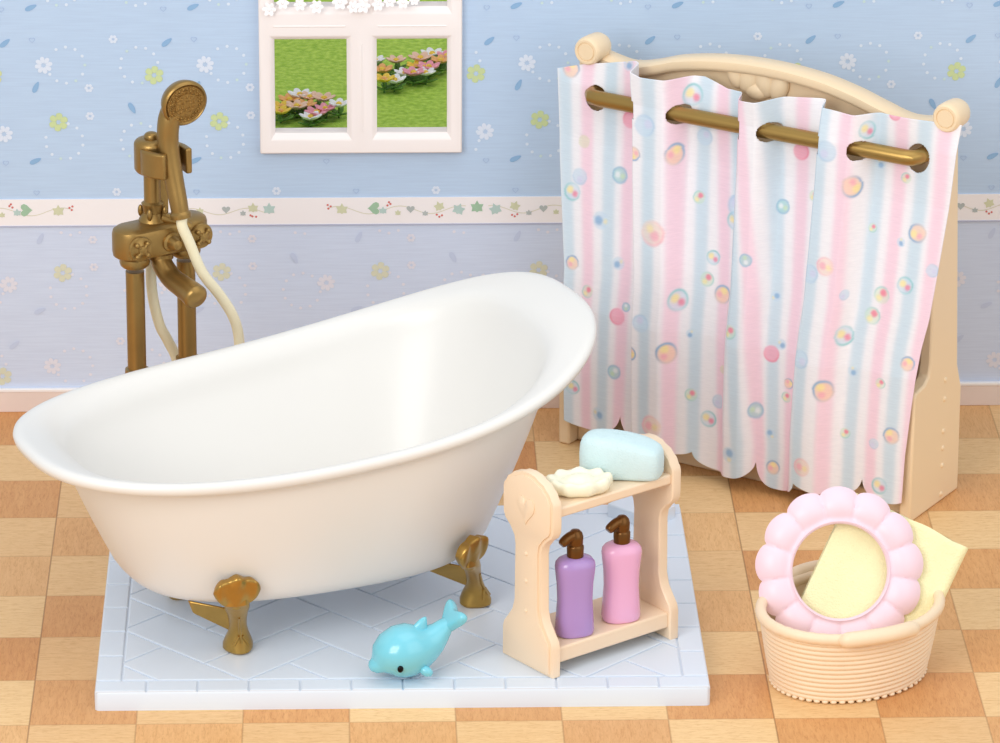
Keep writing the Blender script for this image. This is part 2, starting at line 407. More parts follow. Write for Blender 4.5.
# (x0, x1, z0, z1) of the sashes
def sash(x0, x1, z0, z1, px0, px1, pz0, pz1):
    """sash whose pane opening is px0..px1, pz0..pz1, with sloping inner faces"""
    mb = MB(); ya = -.024
    def rc(a, b, c, d, y): return [(a, y, c), (b, y, c), (b, y, d), (a, y, d)]
    def mixr(t, y): return rc(x0+(px0-x0)*t, x1+(px1-x1)*t, z0+(pz0-z0)*t, z1+(pz1-z1)*t, y)
    ya = -.028
    mb.rings([mixr(0, .03), mixr(0, ya), mixr(.62, ya), mixr(.75, ya+.003), mixr(1, ya+.014), mixr(1, .03), mixr(0, .03)], False, False)
    return mb.build('sash', M['frame'], win)
panes = []
for (x0, x1, a, b) in ((.527, .794, .564, .755), (.794, 1.057, .8345, 1.021)):
    panes.append((sash(x0, x1, .7435, 1.0925, a, b, .794, 1.055), a, b, .794, 1.055))
    panes.append((sash(x0, x1, 1.0925, 1.492, a, b, 1.144, 1.436), a, b, 1.144, 1.436))
for x0, x1 in ((.562, .752), (.838, 1.018)):
    MB().tube([(x0, -.0275, 1.094), (x1, -.0275, 1.094)], .0025, 10).build('bead', M['frame'], win)
MB().tube([(.796, -.0275, .80), (.796, -.0275, 1.045)], .0025, 10).build('bead', M['frame'], win)
for s_, a, b, c, d in panes:
    MB().box(a-.004, b+.004, .006, .009, c-.004, d+.004).build('pane', M['glass'], s_, smooth=False)

# white blossoms along the upper rail
def blossom(name, loc, r, pm, cm, lab, cat, group, n=6, tilt=(0, 0)):
    t = thing(name, loc, 0, label=lab, cat=cat, group=group)
    t.rotation_euler = (tilt[0], 0, tilt[1])
    mb = MB()
    for k in range(n):
        a = 2*PI*k/n; rot = Matrix.Rotation(a, 3, 'Z') @ Matrix.Rotation(R(-28), 3, 'Y')
        mb.ell(Vector((r*.55*math.cos(a), r*.55*math.sin(a), r*.18)), (r*.52, r*.34, r*.13), rot, 10, 6)
    mb.build('petals', pm, t)
    MB().ell((0, 0, r*.22), (r*.26, r*.26, r*.18), None, 10, 6).build('flower_centre', cm, t)
    return t
for i, (x, z, r) in enumerate([(.553, 1.139, .020), (.588, 1.158, .018), (.632, 1.152, .018), (.678, 1.147, .020), (.738, 1.158, .022), (.772, 1.146, .018), (.800, 1.148, .022), (.838, 1.152, .018), (.868, 1.160, .018), (.905, 1.158, .018), (.934, 1.163, .015)]):
    blossom('white_blossom', (x, -.032-.004*(i % 2), z+.003), r*.95, M['petal_white'], M['petal_white'],
            'small white artificial blossom on the white rail between lower and upper window panes', 'flower', 'white blossoms along the window rail', tilt=(R(70), R(10*(i % 3-1))))

# lawn outside
lw = MB().box(-.6, 2.6, .05, 4.2, 0, .6).build('lawn', M['grass'], smooth=False); tag(lw, kind='structure')
cols = dict(w='petal_white', y='petal_yellow', o='petal_orange', p='petal_pink', e='petal_peach')
cname = dict(w='white', y='yellow', o='orange', p='pink', e='peach')
FL = [(.572, .788, 'y'), (.570, .726, 'y'), (.594, .842, 'o'), (.615, .77, 'e'), (.623, .869, 'w'), (.651, .841, 'e'), (.671, .724, 'p'), (.691, .823, 'e'), (.694, .751, 'p'), (.733, .768, 'w'), (.654, .690, 'w'), (.64, .79, 'o')]
FR = [(.857, 1.116, 'o'), (.862, .994, 'y'), (.891, 1.003, 'w'), (.898, 1.172, 'e'), (.923, 1.086, 'w'), (.946, 1.058, 'p'), (.968, 1.189, 'e'), (.981, 1.067, 'w'), (1.004, 1.265, 'w'), (1.026, 1.17, 'o'), (.991, 1.12, 'p'), (.838, 1.191, 'w'), (1.044, 1.226, 'p'), (.955, 1.142, 'y')]
def garden_flower(x, y, c, side, other):
    r = .030+.006*rnd.random(); h = .022+.014*rnd.random()
    t = blossom('garden_flower', (x, y, .6+h), r, M[cols[c]], M['petal_yellow' if c != 'y' else 'petal_orange'],
            '%s flower growing in the lawn outside, seen through the %s lower window pane' % (cname[c], side), 'flower', '%s flowers outside the %s pane' % (cname[c], side), tilt=(R(35), R(20*(rnd.random()-.5))))
    t.rotation_euler = (0, 0, rnd.random()); t.location.y -= .07
    lf = MB(); lf.tube([(0, 0, .006), (0, 0, -h)], .0028, 8)
    for k in range(5):
        a = k*1.26+rnd.random(); rot = Matrix.Rotation(a, 3, 'Z') @ Matrix.Rotation(R(-22), 3, 'Y')
        lf.ell((.02*math.cos(a), .02*math.sin(a), -h*.55), (.022, .009, .003), rot, 8, 6)
    lf.build('leaves', M['leafy'], t)
for x, y, c in FL: garden_flower(x, y, c, 'left', 0)
for x, y, c in FR: garden_flower(x, y, c, 'right', 0)

# ------------------------------------------------------------------ tiled shower tray
TZT = .05
tray = thing('shower_tray', (.876, -2.02, 0), 0, label='pale blue tiled square shower tray lying on the wooden floor under the bathtub', cat='shower tray')
def T(x, y): return (x-.876, y+2.02)
tx0, ty0 = T(.150, -1.925); tx1, ty1 = T(1.604, -.805)
tb = MB()
def rr(x0, x1, y0, y1, r, z, n=5):
    out = []
    for cx, cy, a0 in ((x1-r, y0+r, -90), (x1-r, y1-r, 0), (x0+r, y1-r, 90), (x0+r, y0+r, 180)):
        for k in range(n+1):
            a = R(a0+90*k/n); out.append((cx+r*math.cos(a), cy+r*math.sin(a), z))
    return out
tb.rings([rr(tx0, tx1, ty0, ty1, .012, 0), rr(tx0, tx1, ty0, ty1, .012, .042), rr(tx0+.002, tx1-.002, ty0+.002, ty1-.002, .012, .0458)])
tb.build('tray_base', M['tray'], tray)
tl = MB()
def clip(poly, x0, x1, y0, y1):
    def cut(P, f):
        out = []
        for i in range(len(P)):
            a, b = P[i], P[(i+1) % len(P)]; fa, fb = f(a), f(b)
            if fa >= 0: out.append(a)
            if (fa >= 0) != (fb >= 0):
                t = fa/(fa-fb); out.append((a[0]+(b[0]-a[0])*t, a[1]+(b[1]-a[1])*t))
        return out
    for f in (lambda q: q[0]-x0, lambda q: x1-q[0], lambda q: q[1]-y0, lambda q: y1-q[1]):
        if len(poly) < 3: return []
        poly = cut(poly, f)
    return poly
def tile(poly, g=.0024, z0=.044, z1=.05):
    if len(poly) < 3: return
    # drop tiny duplicates, inset by moving edges inwards
    P = [poly[i] for i in range(len(poly)) if math.hypot(poly[i][0]-poly[i-1][0], poly[i][1]-poly[i-1][1]) > 1e-4]
    n = len(P)
    if n < 3: return
    A = sum(P[i][0]*P[(i+1) % n][1]-P[(i+1) % n][0]*P[i][1] for i in range(n))/2
    if abs(A) < 4e-4: return
    if A < 0: P.reverse()
    def inset(d):
        out = []
        for i in range(n):
            p0, p1, p2 = Vector(P[i-1]), Vector(P[i]), Vector(P[(i+1) % n])
            e1 = (p1-p0).normalized(); e2 = (p2-p1).normalized(); n1 = Vector((-e1.y, e1.x)); n2 = Vector((-e2.y, e2.x))
            bis = n1+n2; k = bis.length_squared
            out.append(p1+bis*(2*d/k if k > .05 else 0))
        return out
    r0, r1 = inset(g), inset(g+.0028)
    tl.rings([[(q.x, q.y, z0) for q in r0], [(q.x, q.y, z1-.0012) for q in r0], [(q.x, q.y, z1) for q in r1]], False, True)
BW = .062
ix0, ix1, iy0, iy1 = tx0+BW, tx1-BW, ty0+BW, ty1-BW
k = 0; nb = 12; wx = (tx1-tx0)/nb
for k in range(nb): 
    for y0, y1 in ((ty0, iy0), (iy1, ty1)): tile([(tx0+k*wx, y0), (tx0+(k+1)*wx, y0), (tx0+(k+1)*wx, y1), (tx0+k*wx, y1)])
nb = 7; wy = (iy1-iy0)/nb
for k in range(nb):
    for x0, x1 in ((tx0, ix0), (ix1, tx1)): tile([(x0, iy0+k*wy), (x1, iy0+k*wy), (x1, iy0+(k+1)*wy), (x0, iy0+(k+1)*wy)])
S = .142; c45 = math.cos(PI/4)
def rot45(p): return ((p[0]-p[1])*c45+.03, (p[0]+p[1])*c45-.05)
for i in range(-16, 17):
    for j in range(-16, 17):
        # herringbone of 2:1 tiles
        mth = (i-j) % 4
        if mth == 0: r_ = [(i, j), (i+2, j), (i+2, j+1), (i, j+1)]
        elif mth == 3: r_ = [(i+0, j), (i+1, j), (i+1, j+2), (i+0, j+2)]
        else: continue
        tile(clip([rot45((a*S, b*S)) for a, b in r_], ix0, ix1, iy0, iy1))
tl.build('tray_tiles', M['tray'], tray, smooth=False)
# raised corner socket
rb = MB(); q = [T(1.412, -.885), T(1.512, -.978), T(1.585, -.90), T(1.585, -.83), T(1.46, -.83)]
rb.prism(q, lambda a, b, t: (a, b, t), .045, .085)
rb.build('corner_block', M['tray'], tray, bevel=.004)

# ------------------------------------------------------------------ bathtub
tub = thing('bathtub', (.649, -1.42, TZT), R(24.3), label='white clawfoot slipper bathtub with one high end standing on the tiled tray', cat='bathtub')
TA, TB_, TN, EG = .719, .422, 2.62, .078
hc = np.polyfit([-1, -.5, 0, .5, 1], [.575, .568, .582, .63, .758], 4)
def rim_h(un): return float(np.polyval(hc, un))-TZT-.007
def plan(t, du, dv, cu=0.0):
    """plan outline with semi axes shortened by du, dv"""
    a = TA-du; b = TB_-dv; c, s = math.cos(t), math.sin(t); e = 2/TN
    u = a*math.copysign(abs(c)**e, c); v = b*(1+EG*u/a)*math.copysign(abs(s)**e, s)
    return u+cu, v
NT = 128; TT = [2*PI*i/NT for i in range(NT)]
def level(du, dv, zf, cu=0.0):
    r = []
    for t in TT:
        u, v = plan(t, du, dv, cu); un = (u-cu)/(TA-du)
        r.append((u, v, zf(un)))
    return r
ZB = .143
rs = []
D0U, D0V, D1U, D1V = .278, .135, .112, .034
def rnd_(k): return .034*(1-math.sqrt(max(0, 1-(1-min(1, k/.12))**2)))
b0u, b0v = D0U+.034, D0V+.034
for q_ in (.02, .35, .65, .88): rs.append(level(TA-(TA-b0u)*q_, TB_-(TB_-b0v)*q_, lambda un, q_=q_: ZB-.012+.009*q_**4, -.022))
for k in (0, .008, .02, .04, .07, .12, .2, .3, .42, .55, .68, .8, .9, .97, 1.0):
    f = (1-k)**1.2
    rs.append(level(D1U+(D0U-D1U)*f+rnd_(k), D1V+(D0V-D1V)*f+rnd_(k), (lambda k: lambda un: ZB+(rim_h(un)-.035-ZB)*k)(k), -.022*f))
rs.append(level(.080, .026, lambda un: rim_h(un)-.027))
rs.append(level(.040, .018, lambda un: rim_h(un)-.022))
hullring = len(rs)
lip = [(.018, .014, -.020), (.004, .003, -.014), (0, 0, -.002), (.002, .002, .006), (.008, .007, .0105), (.017, .015, .012), (.028, .024, .010), (.045, .033, .005), (.070, .041, -.003), (.096, .048, -.014), (.118, .054, -.030), (.131, .058, -.048)]
shell = rs + [level(du, dv, (lambda o: lambda un: rim_h(un)+o)(o)) for du, dv, o in lip]
for k in (.97, .90, .8, .68, .55, .42, .30, .20, .13, .08, .04, .015, 0):
    f = (1-k)**1.12; r_ = .045*(1-math.sqrt(max(0, 1-(1-min(1, k/.16))**2)))
    shell.append(level(.137+.165*f+r_, .060+.125*f+r_, (lambda k: lambda un: .160+(rim_h(un)-.062-.160)*k)(k)))
for q_ in (.75, .5, .25, .02): shell.append(level(TA-(TA-.347)*q_, TB_-(TB_-.230)*q_, lambda un: .159))
hullm = MB(); hullm.rings(shell, True, True)
hullm.build('tub_shell', M['tub'], tub, angle=80)
# slim raised line along the outer lip
def claw_foot(u, v, ang, su, sv, szz, sang):
    """paw at (u, v), shell plate at (su, sv, szz) against the hull"""
    ft = MB(); n = 28; ca, sa = math.cos(ang), math.sin(ang)
    st = [(0, .030, .031), (.006, .038, .036), (.018, .039, .036), (.034, .033, .031), (.055, .024, .025), (.080, .019, .0215), (.105, .018, .022), (.130, .018, .025), (.152, .018, .030), (.170, .016, .031), (.190, .010, .026)]
    rr_ = []
    def cen(z):
        g = min(1, max(0, (z-.03)/.145)); g = g**1.25
        return u+(su-u)*g, v+(sv-v)*g
    for z, rx, ry in st:
        ring = []; cu_, cv_ = cen(z)
        for j in range(n):
            t = 2*PI*j/n; toe = 1+.09*math.cos(3*t)*max(0, 1-z/.05)
            x, y = rx*math.cos(t)*toe, ry*math.sin(t)*toe
            ring.append((cu_+x*ca-y*sa, cv_+x*sa+y*ca, z))
        rr_.append(ring)
    ft.rings(rr_)
    def Q_(x, y, z):
        cu_, cv_ = cen(z); return (cu_+x*ca-y*sa, cv_+x*sa+y*ca, z)
    ft.tube([Q_(.034, 0, .03), Q_(.024, 0, .055), Q_(.019, 0, .08), Q_(.018, 0, .12)], [.003, .0045, .0045, .003], 8)
    for sg in (-1, 1): ft.tube([Q_(.030, sg*.018, .024), Q_(.026, sg*.004, .052)], [.0035, .0035], 8)
    cs_, ss_ = math.cos(sang), math.sin(sang)
    def P_(x, y, z): return (su+x*cs_-y*ss_, sv+x*ss_+y*cs_, z)
    leg = ft.build('leg', M['gold_foot'], tub)
    # fluted shell plate pressed to the hull
    sh = MB(); rows = []; nn = 72; tilt = R(9)
    for k in range(0, 11):
        f = k/10; ring = []
        for j in range(nn):
            t = 2*PI*j/nn; c_, s_ = math.cos(t), math.sin(t)
            upf = max(0, s_)
            rad = math.sin(f*PI/2) if k < 10 else 1
            yy = .058*rad*c_*(1-.30*max(0, -s_)); zz = (.040 if s_ > 0 else .050)*rad*s_
            wv = math.cos(yy/.058*PI*2.5)
            fl = .0035*wv*min(1, rad*1.3)
            zz += .004*wv*rad*upf
            dep = .013*math.cos(f*PI/2)**.6+fl+.005*upf*rad**2
            ring.append((dep, yy, zz))
        rows.append(ring)
    def place(p):
        x, y, z = p; x2 = x*math.cos(tilt)+z*math.sin(tilt); z2 = -x*math.sin(tilt)+z*math.cos(tilt)
        return P_(x2+.002, y, szz+z2)
    pr = [[place(q) for q in r_] for r_ in rows]
    back = [place((-.014, q[1]*.9, q[2]*.9)) for q in rows[-1]]
    sh.rings(pr+[back], True, True)
    sh.build('shell_ornament', M['gold_foot'], leg)
    br = MB(); (a0, b0), (a1, b1) = cen(.05), cen(.13); sv_ = -1 if sv > 0 else 1
    tri = [(a0-.008, b0, .050), (a1-.004, b1+sv_*.01, .135), (a1-.095, b1+sv_*.075, .150), (a1-.085, b1+sv_*.070, .118)]
    br.rings([[(x, y-.006, z) for x, y, z in tri], [(x, y+.006, z) for x, y, z in tri]])
    br.build('bracket', M['gold_foot'], leg, bevel=.003)
for sg in (-1, 1):
    claw_foot(-.261, sg*.180, R(sg*100), -.310, sg*.290, .206, R(sg*98))
    claw_foot(.370, sg*.180, R(sg*52), .296, sg*.312, .205, R(sg*60))

# ------------------------------------------------------------------ mixer faucet on two pipes
ex, ey = math.cos(R(33)), math.sin(R(33))
fa = thing('bath_faucet', (.287, -.915, TZT), R(33), label='antique gold freestanding bath mixer tap with hand shower behind the bathtub', cat='faucet')
FZ = .7867-TZT+.043
HZ = FZ-.043
# local x = along the bar, local y = away from the front (front is -y)
G = M['gold']
for sx in (-.074, .074):
    pp = MB(); pp.lathe([(.0, 0), (.046, 0), (.046, .008), (.032, .016), (.030, .022), (.0235, .026), (.0235, .418), (.030, .420), (.031, .425), (.030, .440), (.0235, .442), (.0235, .70)], (sx, 0, 0), n=28)
    pp.build('pipe', G, fa)
bp = MB(); bp.box(-.125, .125, -.05, .05, 0, .012); bp.build('base_plate', G, fa, bevel=.006, seg=3)
# bar body : stadium in plan
body = MB()
def stad(L, w, z, n=14):
    o = []; L -= .010
    for c_, a0 in ((L-w, -90), (-(L-w), 90)):
        for k in range(n+1):
            a = R(a0+180*k/n); o.append((c_+w*math.cos(a), w*math.sin(a), z))
    return o
body.rings([stad(.130, .040, FZ-.040), stad(.138, .048, FZ-.034), stad(.140, .050, FZ-.022), stad(.140, .050, FZ+.022), stad(.137, .047, FZ+.032), stad(.128, .038, FZ+.038), stad(.10, .01, FZ+.040)])
body.build('mixer_body', G, fa)
for sx in (-.074, .074):
    cl = MB(); cl.lathe([(.030, FZ-.068), (.036, FZ-.062), (.038, FZ-.054), (.036, FZ-.044)], (sx, 0, 0)); cl.build('collar', G, fa)
for sx in (-.088, .088):
    kb = MB(); kb.lathe([(.031, 0), (.033, .004), (.031, .008), (.020, .009), (.012, .014), (.011, .018), (.0, .020)], (sx, -.049, FZ-.004), (0, -1, 0), n=28)
    for a in (45, 135, 225, 315):
        dx, dz = math.cos(R(a)), math.sin(R(a))
        kb.tube([(sx+dx*.004, -.064, FZ-.004+dz*.004), (sx+dx*.018, -.064, FZ-.004+dz*.018)], [.004, .005], 10)
        kb.ell((sx+dx*.021, -.064, FZ-.004+dz*.021), (.0068, .0068, .0068), nu=10, nv=8)
    kb.build('tap_knob', G, fa)
db = MB(); db.lathe([(.026, 0), (.025, .006), (.019, .010), (.0165, .024), (.012, .032), (.0, .035)], (.004, -.049, FZ-.004), (0, -1, 0)); db.build('diverter_knob', G, fa)
# small angled outlet under the rising post
ol = MB(); ol.tube([(.0, -.01, FZ+.05), (.035, -.03, FZ+.040), (.06, -.044, FZ+.022)], [.013, .014, .013], 14)
ol.build('side_outlet', G, fa)
po = MB(); po.lathe([(.034, FZ+.034), (.036, FZ+.040), (.030, FZ+.052), (.024, FZ+.060), (.026, FZ+.078), (.028, FZ+.084), (.021, FZ+.090), (.021, HZ+.235), (.027, HZ+.240)], (-.012, .012, 0), n=28)
po.tube([(-.012, .012, FZ+.036), (-.012, .012, FZ+.09)], .001, 6)
po.box(.000, .030, .006, .022, FZ+.03, HZ+.20)
for a in (0, 90, 180, 270): po.ell((-.012+.031*math.cos(R(a+45)), .012+.031*math.sin(R(a+45)), FZ+.062), (.007, .007, .016), nu=10, nv=8)
po.build('riser_post', G, fa)
# gripping holder: round block and two prongs
ho = MB(); hz0, hz1 = HZ+.205, HZ+.296
ho.lathe([(.0, hz0), (.032, hz0), (.041, hz0+.006), (.044, hz0+.014), (.044, hz1-.010), (.036, hz1-.003), (.026, hz1)], (-.010, .014, 0), n=36)
def prong(pts, w):
    L_ = [Vector((*p, 0)) for p in pts]; left, right = [], []
    for i, p in enumerate(L_):
        t = (L_[min(len(L_)-1, i+1)]-L_[max(0, i-1)]).normalized(); n_ = Vector((-t.y, t.x, 0))
        left.append(p+n_*w); right.append(p-n_*w)
    return [(q.x, q.y) for q in left+right[::-1]]
for pts in ([(-.038, .012), (-.046, -.015), (-.040, -.045), (-.022, -.074)], [(.014, .018), (.044, .004), (.054, -.025), (.050, -.066)]):
    sm = [tuple(q[:2]) for q in smoothpts([(a, b, 0) for a, b in pts], 5)]
    ho.prism(prong(sm, .0085), lambda a, b, t: (a, b, t), hz0+.008, hz0+.074)
ho.lathe([(.018, hz1-.004), (.018, hz1+.008), (.014, hz1+.014), (.0, hz1+.016)], (-.010, .014, 0), n=20)
ho.build('holder', G, fa, bevel=.005, seg=3, smooth=True)
# spout
sp = MB()
spts = smoothpts([(0, -.005, FZ-.035), (-.004, -.012, FZ-.066), (0, -.050, FZ-.096), (0, -.100, FZ-.104), (0, -.140, FZ-.108), (.0, -.163, FZ-.112), (.0, -.174, FZ-.115), (0, -.179, FZ-.117)], 6)
nS = len(spts)
rad = [interp(i/(nS-1), [0, .15, .4, .62, .75, .86, .95, 1], [.026, .026, .028, .031, .032, .027, .016, .003]) for i in range(nS)]
sp.tube(spts, rad, 20, flat=1.0)
sp.lathe([(.031, FZ-.058), (.031, FZ-.044)], (0, -.004, 0))
sp.build('spout', G, fa)
# hand shower (rests in the holder)
hs = thing('hand_shower', (0, 0, 0), 0, label='antique gold hand shower head with short handle held upright in the tap holder', cat='hand shower')
hs.location = fa.location; hs.rotation_euler = fa.rotation_euler
hpts = smoothpts([(.010, -.088, HZ+.112), (.008, -.080, HZ+.15), (.005, -.060, HZ+.225), (.002, -.046, HZ+.30), (.006, -.046, HZ+.355), (.022, -.050, HZ+.392)], 6)
nS = len(hpts)
hm = MB(); hm.tube(hpts, [interp(i/(nS-1), [0, .06, .10, .3, .55, .8, 1], [.026, .0275, .022, .0235, .026, .0285, .029]) for i in range(nS)], 22)
hm.build('handle', G, hs)
ax = Vector((-.10, -.96, -.16)).normalized(); hc_ = Vector((.036, -.058, HZ+.404))
hd = MB(); hd.lathe([(.0, -.026), (.020, -.026), (.040, -.020), (.053, -.008), (.0585, .006), (.0600, .014), (.0585, .021), (.054, .024), (.051, .020), (.0, .019)], hc_, ax, n=48)
hd.build('shower_head', G, hs, angle=60)
fc = MB(); fc.lathe([(.050, .0195), (.049, .024), (.031, .0245), (.030, .0275), (.0, .029)], hc_, ax, n=40)
up = Vector((0, 0, 1)); X_ = (up-ax*up.dot(ax)).normalized(); Y_ = ax.cross(X_)
for rr0, cnt, rz in ((.043, 26, .0245), (.037, 22, .0245), (.022, 10, .0275), (.012, 6, .028)):
    for k in range(cnt):
        a = 2*PI*k/cnt; c_ = hc_+ax*rz+X_*rr0*math.cos(a)+Y_*rr0*math.sin(a); fc.ell(c_, (.0034, .0034, .0034), nu=8, nv=6)
fc.build('spray_face', M['gold_dark'], hs)
hosep = [(.011, -.090, .925), (.012, -.089, .90), (.035, -.085, .85), (.072, -.080, .765), (.128, -.070, .69), (.172, -.060, .622), (.198, -.045, .555), (.206, -.03, .47), (.195, 0, .36), (.15, .04, .25), (.10, .06, .26), (.085, .062, .38), (.079, .060, .48), (.05, .056, .545), (.022, .05, .60), (0, .045, .70), (-.008, .030, .83)]
hosep = [(a, b, c-TZT-.0233+.0) for a, b, c in hosep]
hose = MB(); hose.tube(smoothpts(hosep, 7), .0135, 14)
tag(hose.build('hose', M['hose'], hs), 'cream flexible hose')

# ------------------------------------------------------------------ shower screen, rod and curtain
SC = (1.32, -.25, 0); SR = R(-33)
scr = thing('shower_screen', SC, SR, label='cream shower screen with arched top and scroll finials standing behind the curtain', cat='shower screen')
CR = M['cream']
def side(s0, s1, flip):
    mb = MB()
    pf = [(-.012, 0), (-.012, .345), (.0, .357), (.045, .363), (.066, .378), (.075, .41), (.075, 1.055), (.185, 1.045), (.19, .95), (.235, .36), (.262, .29), (.266, 0)]
    mb.prism(pf, lambda a, b, t: (t, a, b), s0, s1)
    return mb.build('side_panel', CR, scr, bevel=.006, seg=2)
SL = side(0, .034, 1); SRr = side(1.018, 1.052, 1)
for z in (.340, .287, .198, .150, .102, .022):
    MB().ell((1.052, .163, z), (.005, .0075, .0075), nu=12, nv=8).build('stud', CR, SRr)
arch_s = [.02, .075, .13, .19, .27, .36, .45, .53, .62, .71, .80, .88, .94, .99, 1.035]
arch_z = [1.070, 1.058, 1.050, 1.062, 1.088, 1.106, 1.116, 1.119, 1.116, 1.106, 1.086, 1.062, 1.046, 1.048, 1.06]
sa = np.linspace(.02, 1.035, 61)
def arc(s): # smooth
    i = np.interp(s, arch_s, range(15)); k = int(min(13, i)); t = i-k
    p = [arch_z[max(0, min(14, k+d))] for d in (-1, 0, 1, 2)]
    return .5*((2*p[1])+(p[2]-p[0])*t+(2*p[0]-5*p[1]+4*p[2]-p[3])*t*t+(3*p[1]-p[0]-3*p[2]+p[3])*t**3)
bdp = MB(); bdp.prism([(s, arc(s)-.012) for s in sa]+[(1.035, .0), (.02, .0)], lambda a, b, t: (a, t, b), .122, .15)
bdp.build('back_panel', CR, scr, smooth=True, angle=30)
tm = MB()
rsx = []
for s in sa:
    z = arc(s); rsx.append([(s, .158, z-.034), (s, .160, z-.006), (s, .150, z+.002), (s, .100, z+.002), (s, .090, z-.004), (s, .088, z-.020), (s, .093, z-.029), (s, .105, z-.034)])
tm.rings(rsx); tm.build('top_moulding', CR, scr, angle=50)
kick = MB(); kick.box(.034, 1.018, .030, .11, 0, .052); kick.build('bottom_rail', CR, scr, bevel=.006)
for s in (.034, 1.076):
    fn = MB(); fn.lathe([(.0, 0), (.022, 0), (.024, .003), (.026, .0), (.032, -.0), (.036, .005), (.038, .014), (.038, .04), (.036, .070), (.030, .082), (.016, .088), (.0, .090)], (s, .052, 1.082), (0, 1, 0), n=40)
    fn.build('finial', CR, scr, angle=50)
orn = MB()
for dx, dz, rx, rz, a in ((-.052, .004, .022, .036, -14), (-.018, .0, .028, .042, 8), (.022, -.002, .026, .040, -10), (.058, -.010, .024, .036, 14), (.002, -.03, .03, .022, 0)):
    orn.ell((.505+dx*1.15, .116, 1.074+dz*1.1), (rx*1.15, .018, rz*1.15), Matrix.Rotation(R(a), 3, 'Y'), 20, 14)
orn.build('petal_ornament', CR, scr)

rod = thing('curtain_rod', SC, SR, label='antique gold rod threaded through the striped shower curtain', cat='curtain rod')
rm = MB()
ptsr = [(.060, .124, .974), (.060, .075, .974), (.062, .040, .974), (.074, .024, .974), (.095, .020, .974), (.30, .020, .974), (.55, .020, .974), (.80, .020, .974), (.982, .020, .974), (1.001, .024, .974), (1.013, .040, .974), (1.015, .075, .974), (1.015, .124, .974)]
rm.tube(ptsr, .0205, 24); rm.build('rod_tube', M['gold_rod'], rod)
for s in (.060, 1.015):
    w_ = MB(); w_.lathe([(.0, 0), (.030, 0), (.030, -.008), (.022, -.012)], (s, .122, .974), (0, 1, 0)); w_.build('wall_flange', M['gold_rod'], rod)

BUB = [(-0.01, 1.029, 0.024, 'O'), (0.166, 1.072, 0.017, 'B'), (0.178, 0.923, 0.022, 'P'), (0.042, 0.842, 0.017, 'F'), (0.16, 0.773, 0.022, 'T'), (0.017, 0.704, 0.024, 'Y'), (0.037, 0.748, 0.022, 'L'), (0.113, 0.645, 0.024, 'B'), (0.355, 1.021, 0.029, 'Y'), (0.332, 0.869, 0.029, 'O'), (0.255, 0.939, 0.029, 'L'), (0.225, 0.858, 0.019, 'O'), (0.396, 0.757, 0.017, 'R'), (0.398, 0.916, 0.022, 'L'), (0.296, 0.659, 0.034, 'M'), (0.504, 0.714, 0.024, 'Y'), (0.508, 0.753, 0.034, 'L'), (0.033, 0.516, 0.019, 'O'), (0.177, 0.542, 0.017, 'B'), (0.087, 0.449, 0.017, 'R'), (0.186, 0.402, 0.022, 'P'), (0.209, 0.431, 0.012, 'T'), (0.276, 0.411, 0.024, 'L'), (0.366, 0.484, 0.029, 'Y'), (0.35, 0.342, 0.029, 'O'), (0.183, 0.248, 0.019, 'T'), (0.051, 0.174, 0.019, 'Y'), (0.136, 0.118, 0.019, 'B'), (0.247, 0.322, 0.019, 'O'), (0.45, 0.607, 0.019, 'Y'), (0.438, 0.548, 0.019, 'R'), (0.487, 0.516, 0.024, 'O'), (0.406, 0.398, 0.012, 'B'), (0.538, 0.439, 0.019, 'R'), (0.504, 0.317, 0.012, 'F'), (0.415, 0.232, 0.017, 'R'), (0.464, 0.172, 0.022, 'Y'), (0.315, 0.133, 0.029, 'M'), (0.493, 0.226, 0.019, 'L'), (0.607, 0.229, 0.022, 'T'), (0.547, 0.099, 0.022, 'B'), (0.569, 0.637, 0.017, 'T'), (0.872, 1.026, 0.024, 'Y'), (0.852, 0.88, 0.029, 'O'), (0.677, 0.927, 0.022, 'P'), (0.638, 0.775, 0.019, 'T'), (0.723, 0.819, 0.014, 'R'), (0.977, 0.911, 0.014, 'R'), (0.896, 0.767, 0.012, 'R'), (1.022, 0.776, 0.024, 'O'), (0.979, 0.745, 0.012, 'B'), (0.8, 0.665, 0.024, 'M'), (0.758, 0.638, 0.024, 'L'), (1.003, 0.638, 0.022, 'Y'), (0.641, 0.54, 0.014, 'B'), (0.94, 0.601, 0.022, 'R'), (1.072, 0.688, 0.017, 'L'), (0.781, 0.964, 0.027, 'L'), (0.902, 0.935, 0.014, 'B'), (0.938, 1.074, 0.017, 'P'), (0.85, 0.594, 0.014, 'L'), (0.643, 0.389, 0.022, 'P'), (0.67, 0.418, 0.014, 'B'), (0.749, 0.41, 0.024, 'L'), (0.852, 0.483, 0.027, 'Y'), (0.919, 0.543, 0.022, 'R'), (0.819, 0.336, 0.029, 'O'), (0.698, 0.318, 0.014, 'O'), (0.693, 0.28, 0.014, 'R'), (0.881, 0.39, 0.014, 'B'), (0.961, 0.374, 0.014, 'R'), (1.032, 0.439, 0.019, 'O'), (0.651, 0.17, 0.014, 'B'), (0.661, 0.079, 0.019, 'O'), (0.868, 0.219, 0.014, 'R'), (1.001, 0.24, 0.022, 'O'), (0.952, 0.208, 0.014, 'L'), (0.765, 0.116, 0.024, 'M'), (0.974, 0.098, 0.022, 'Y')]
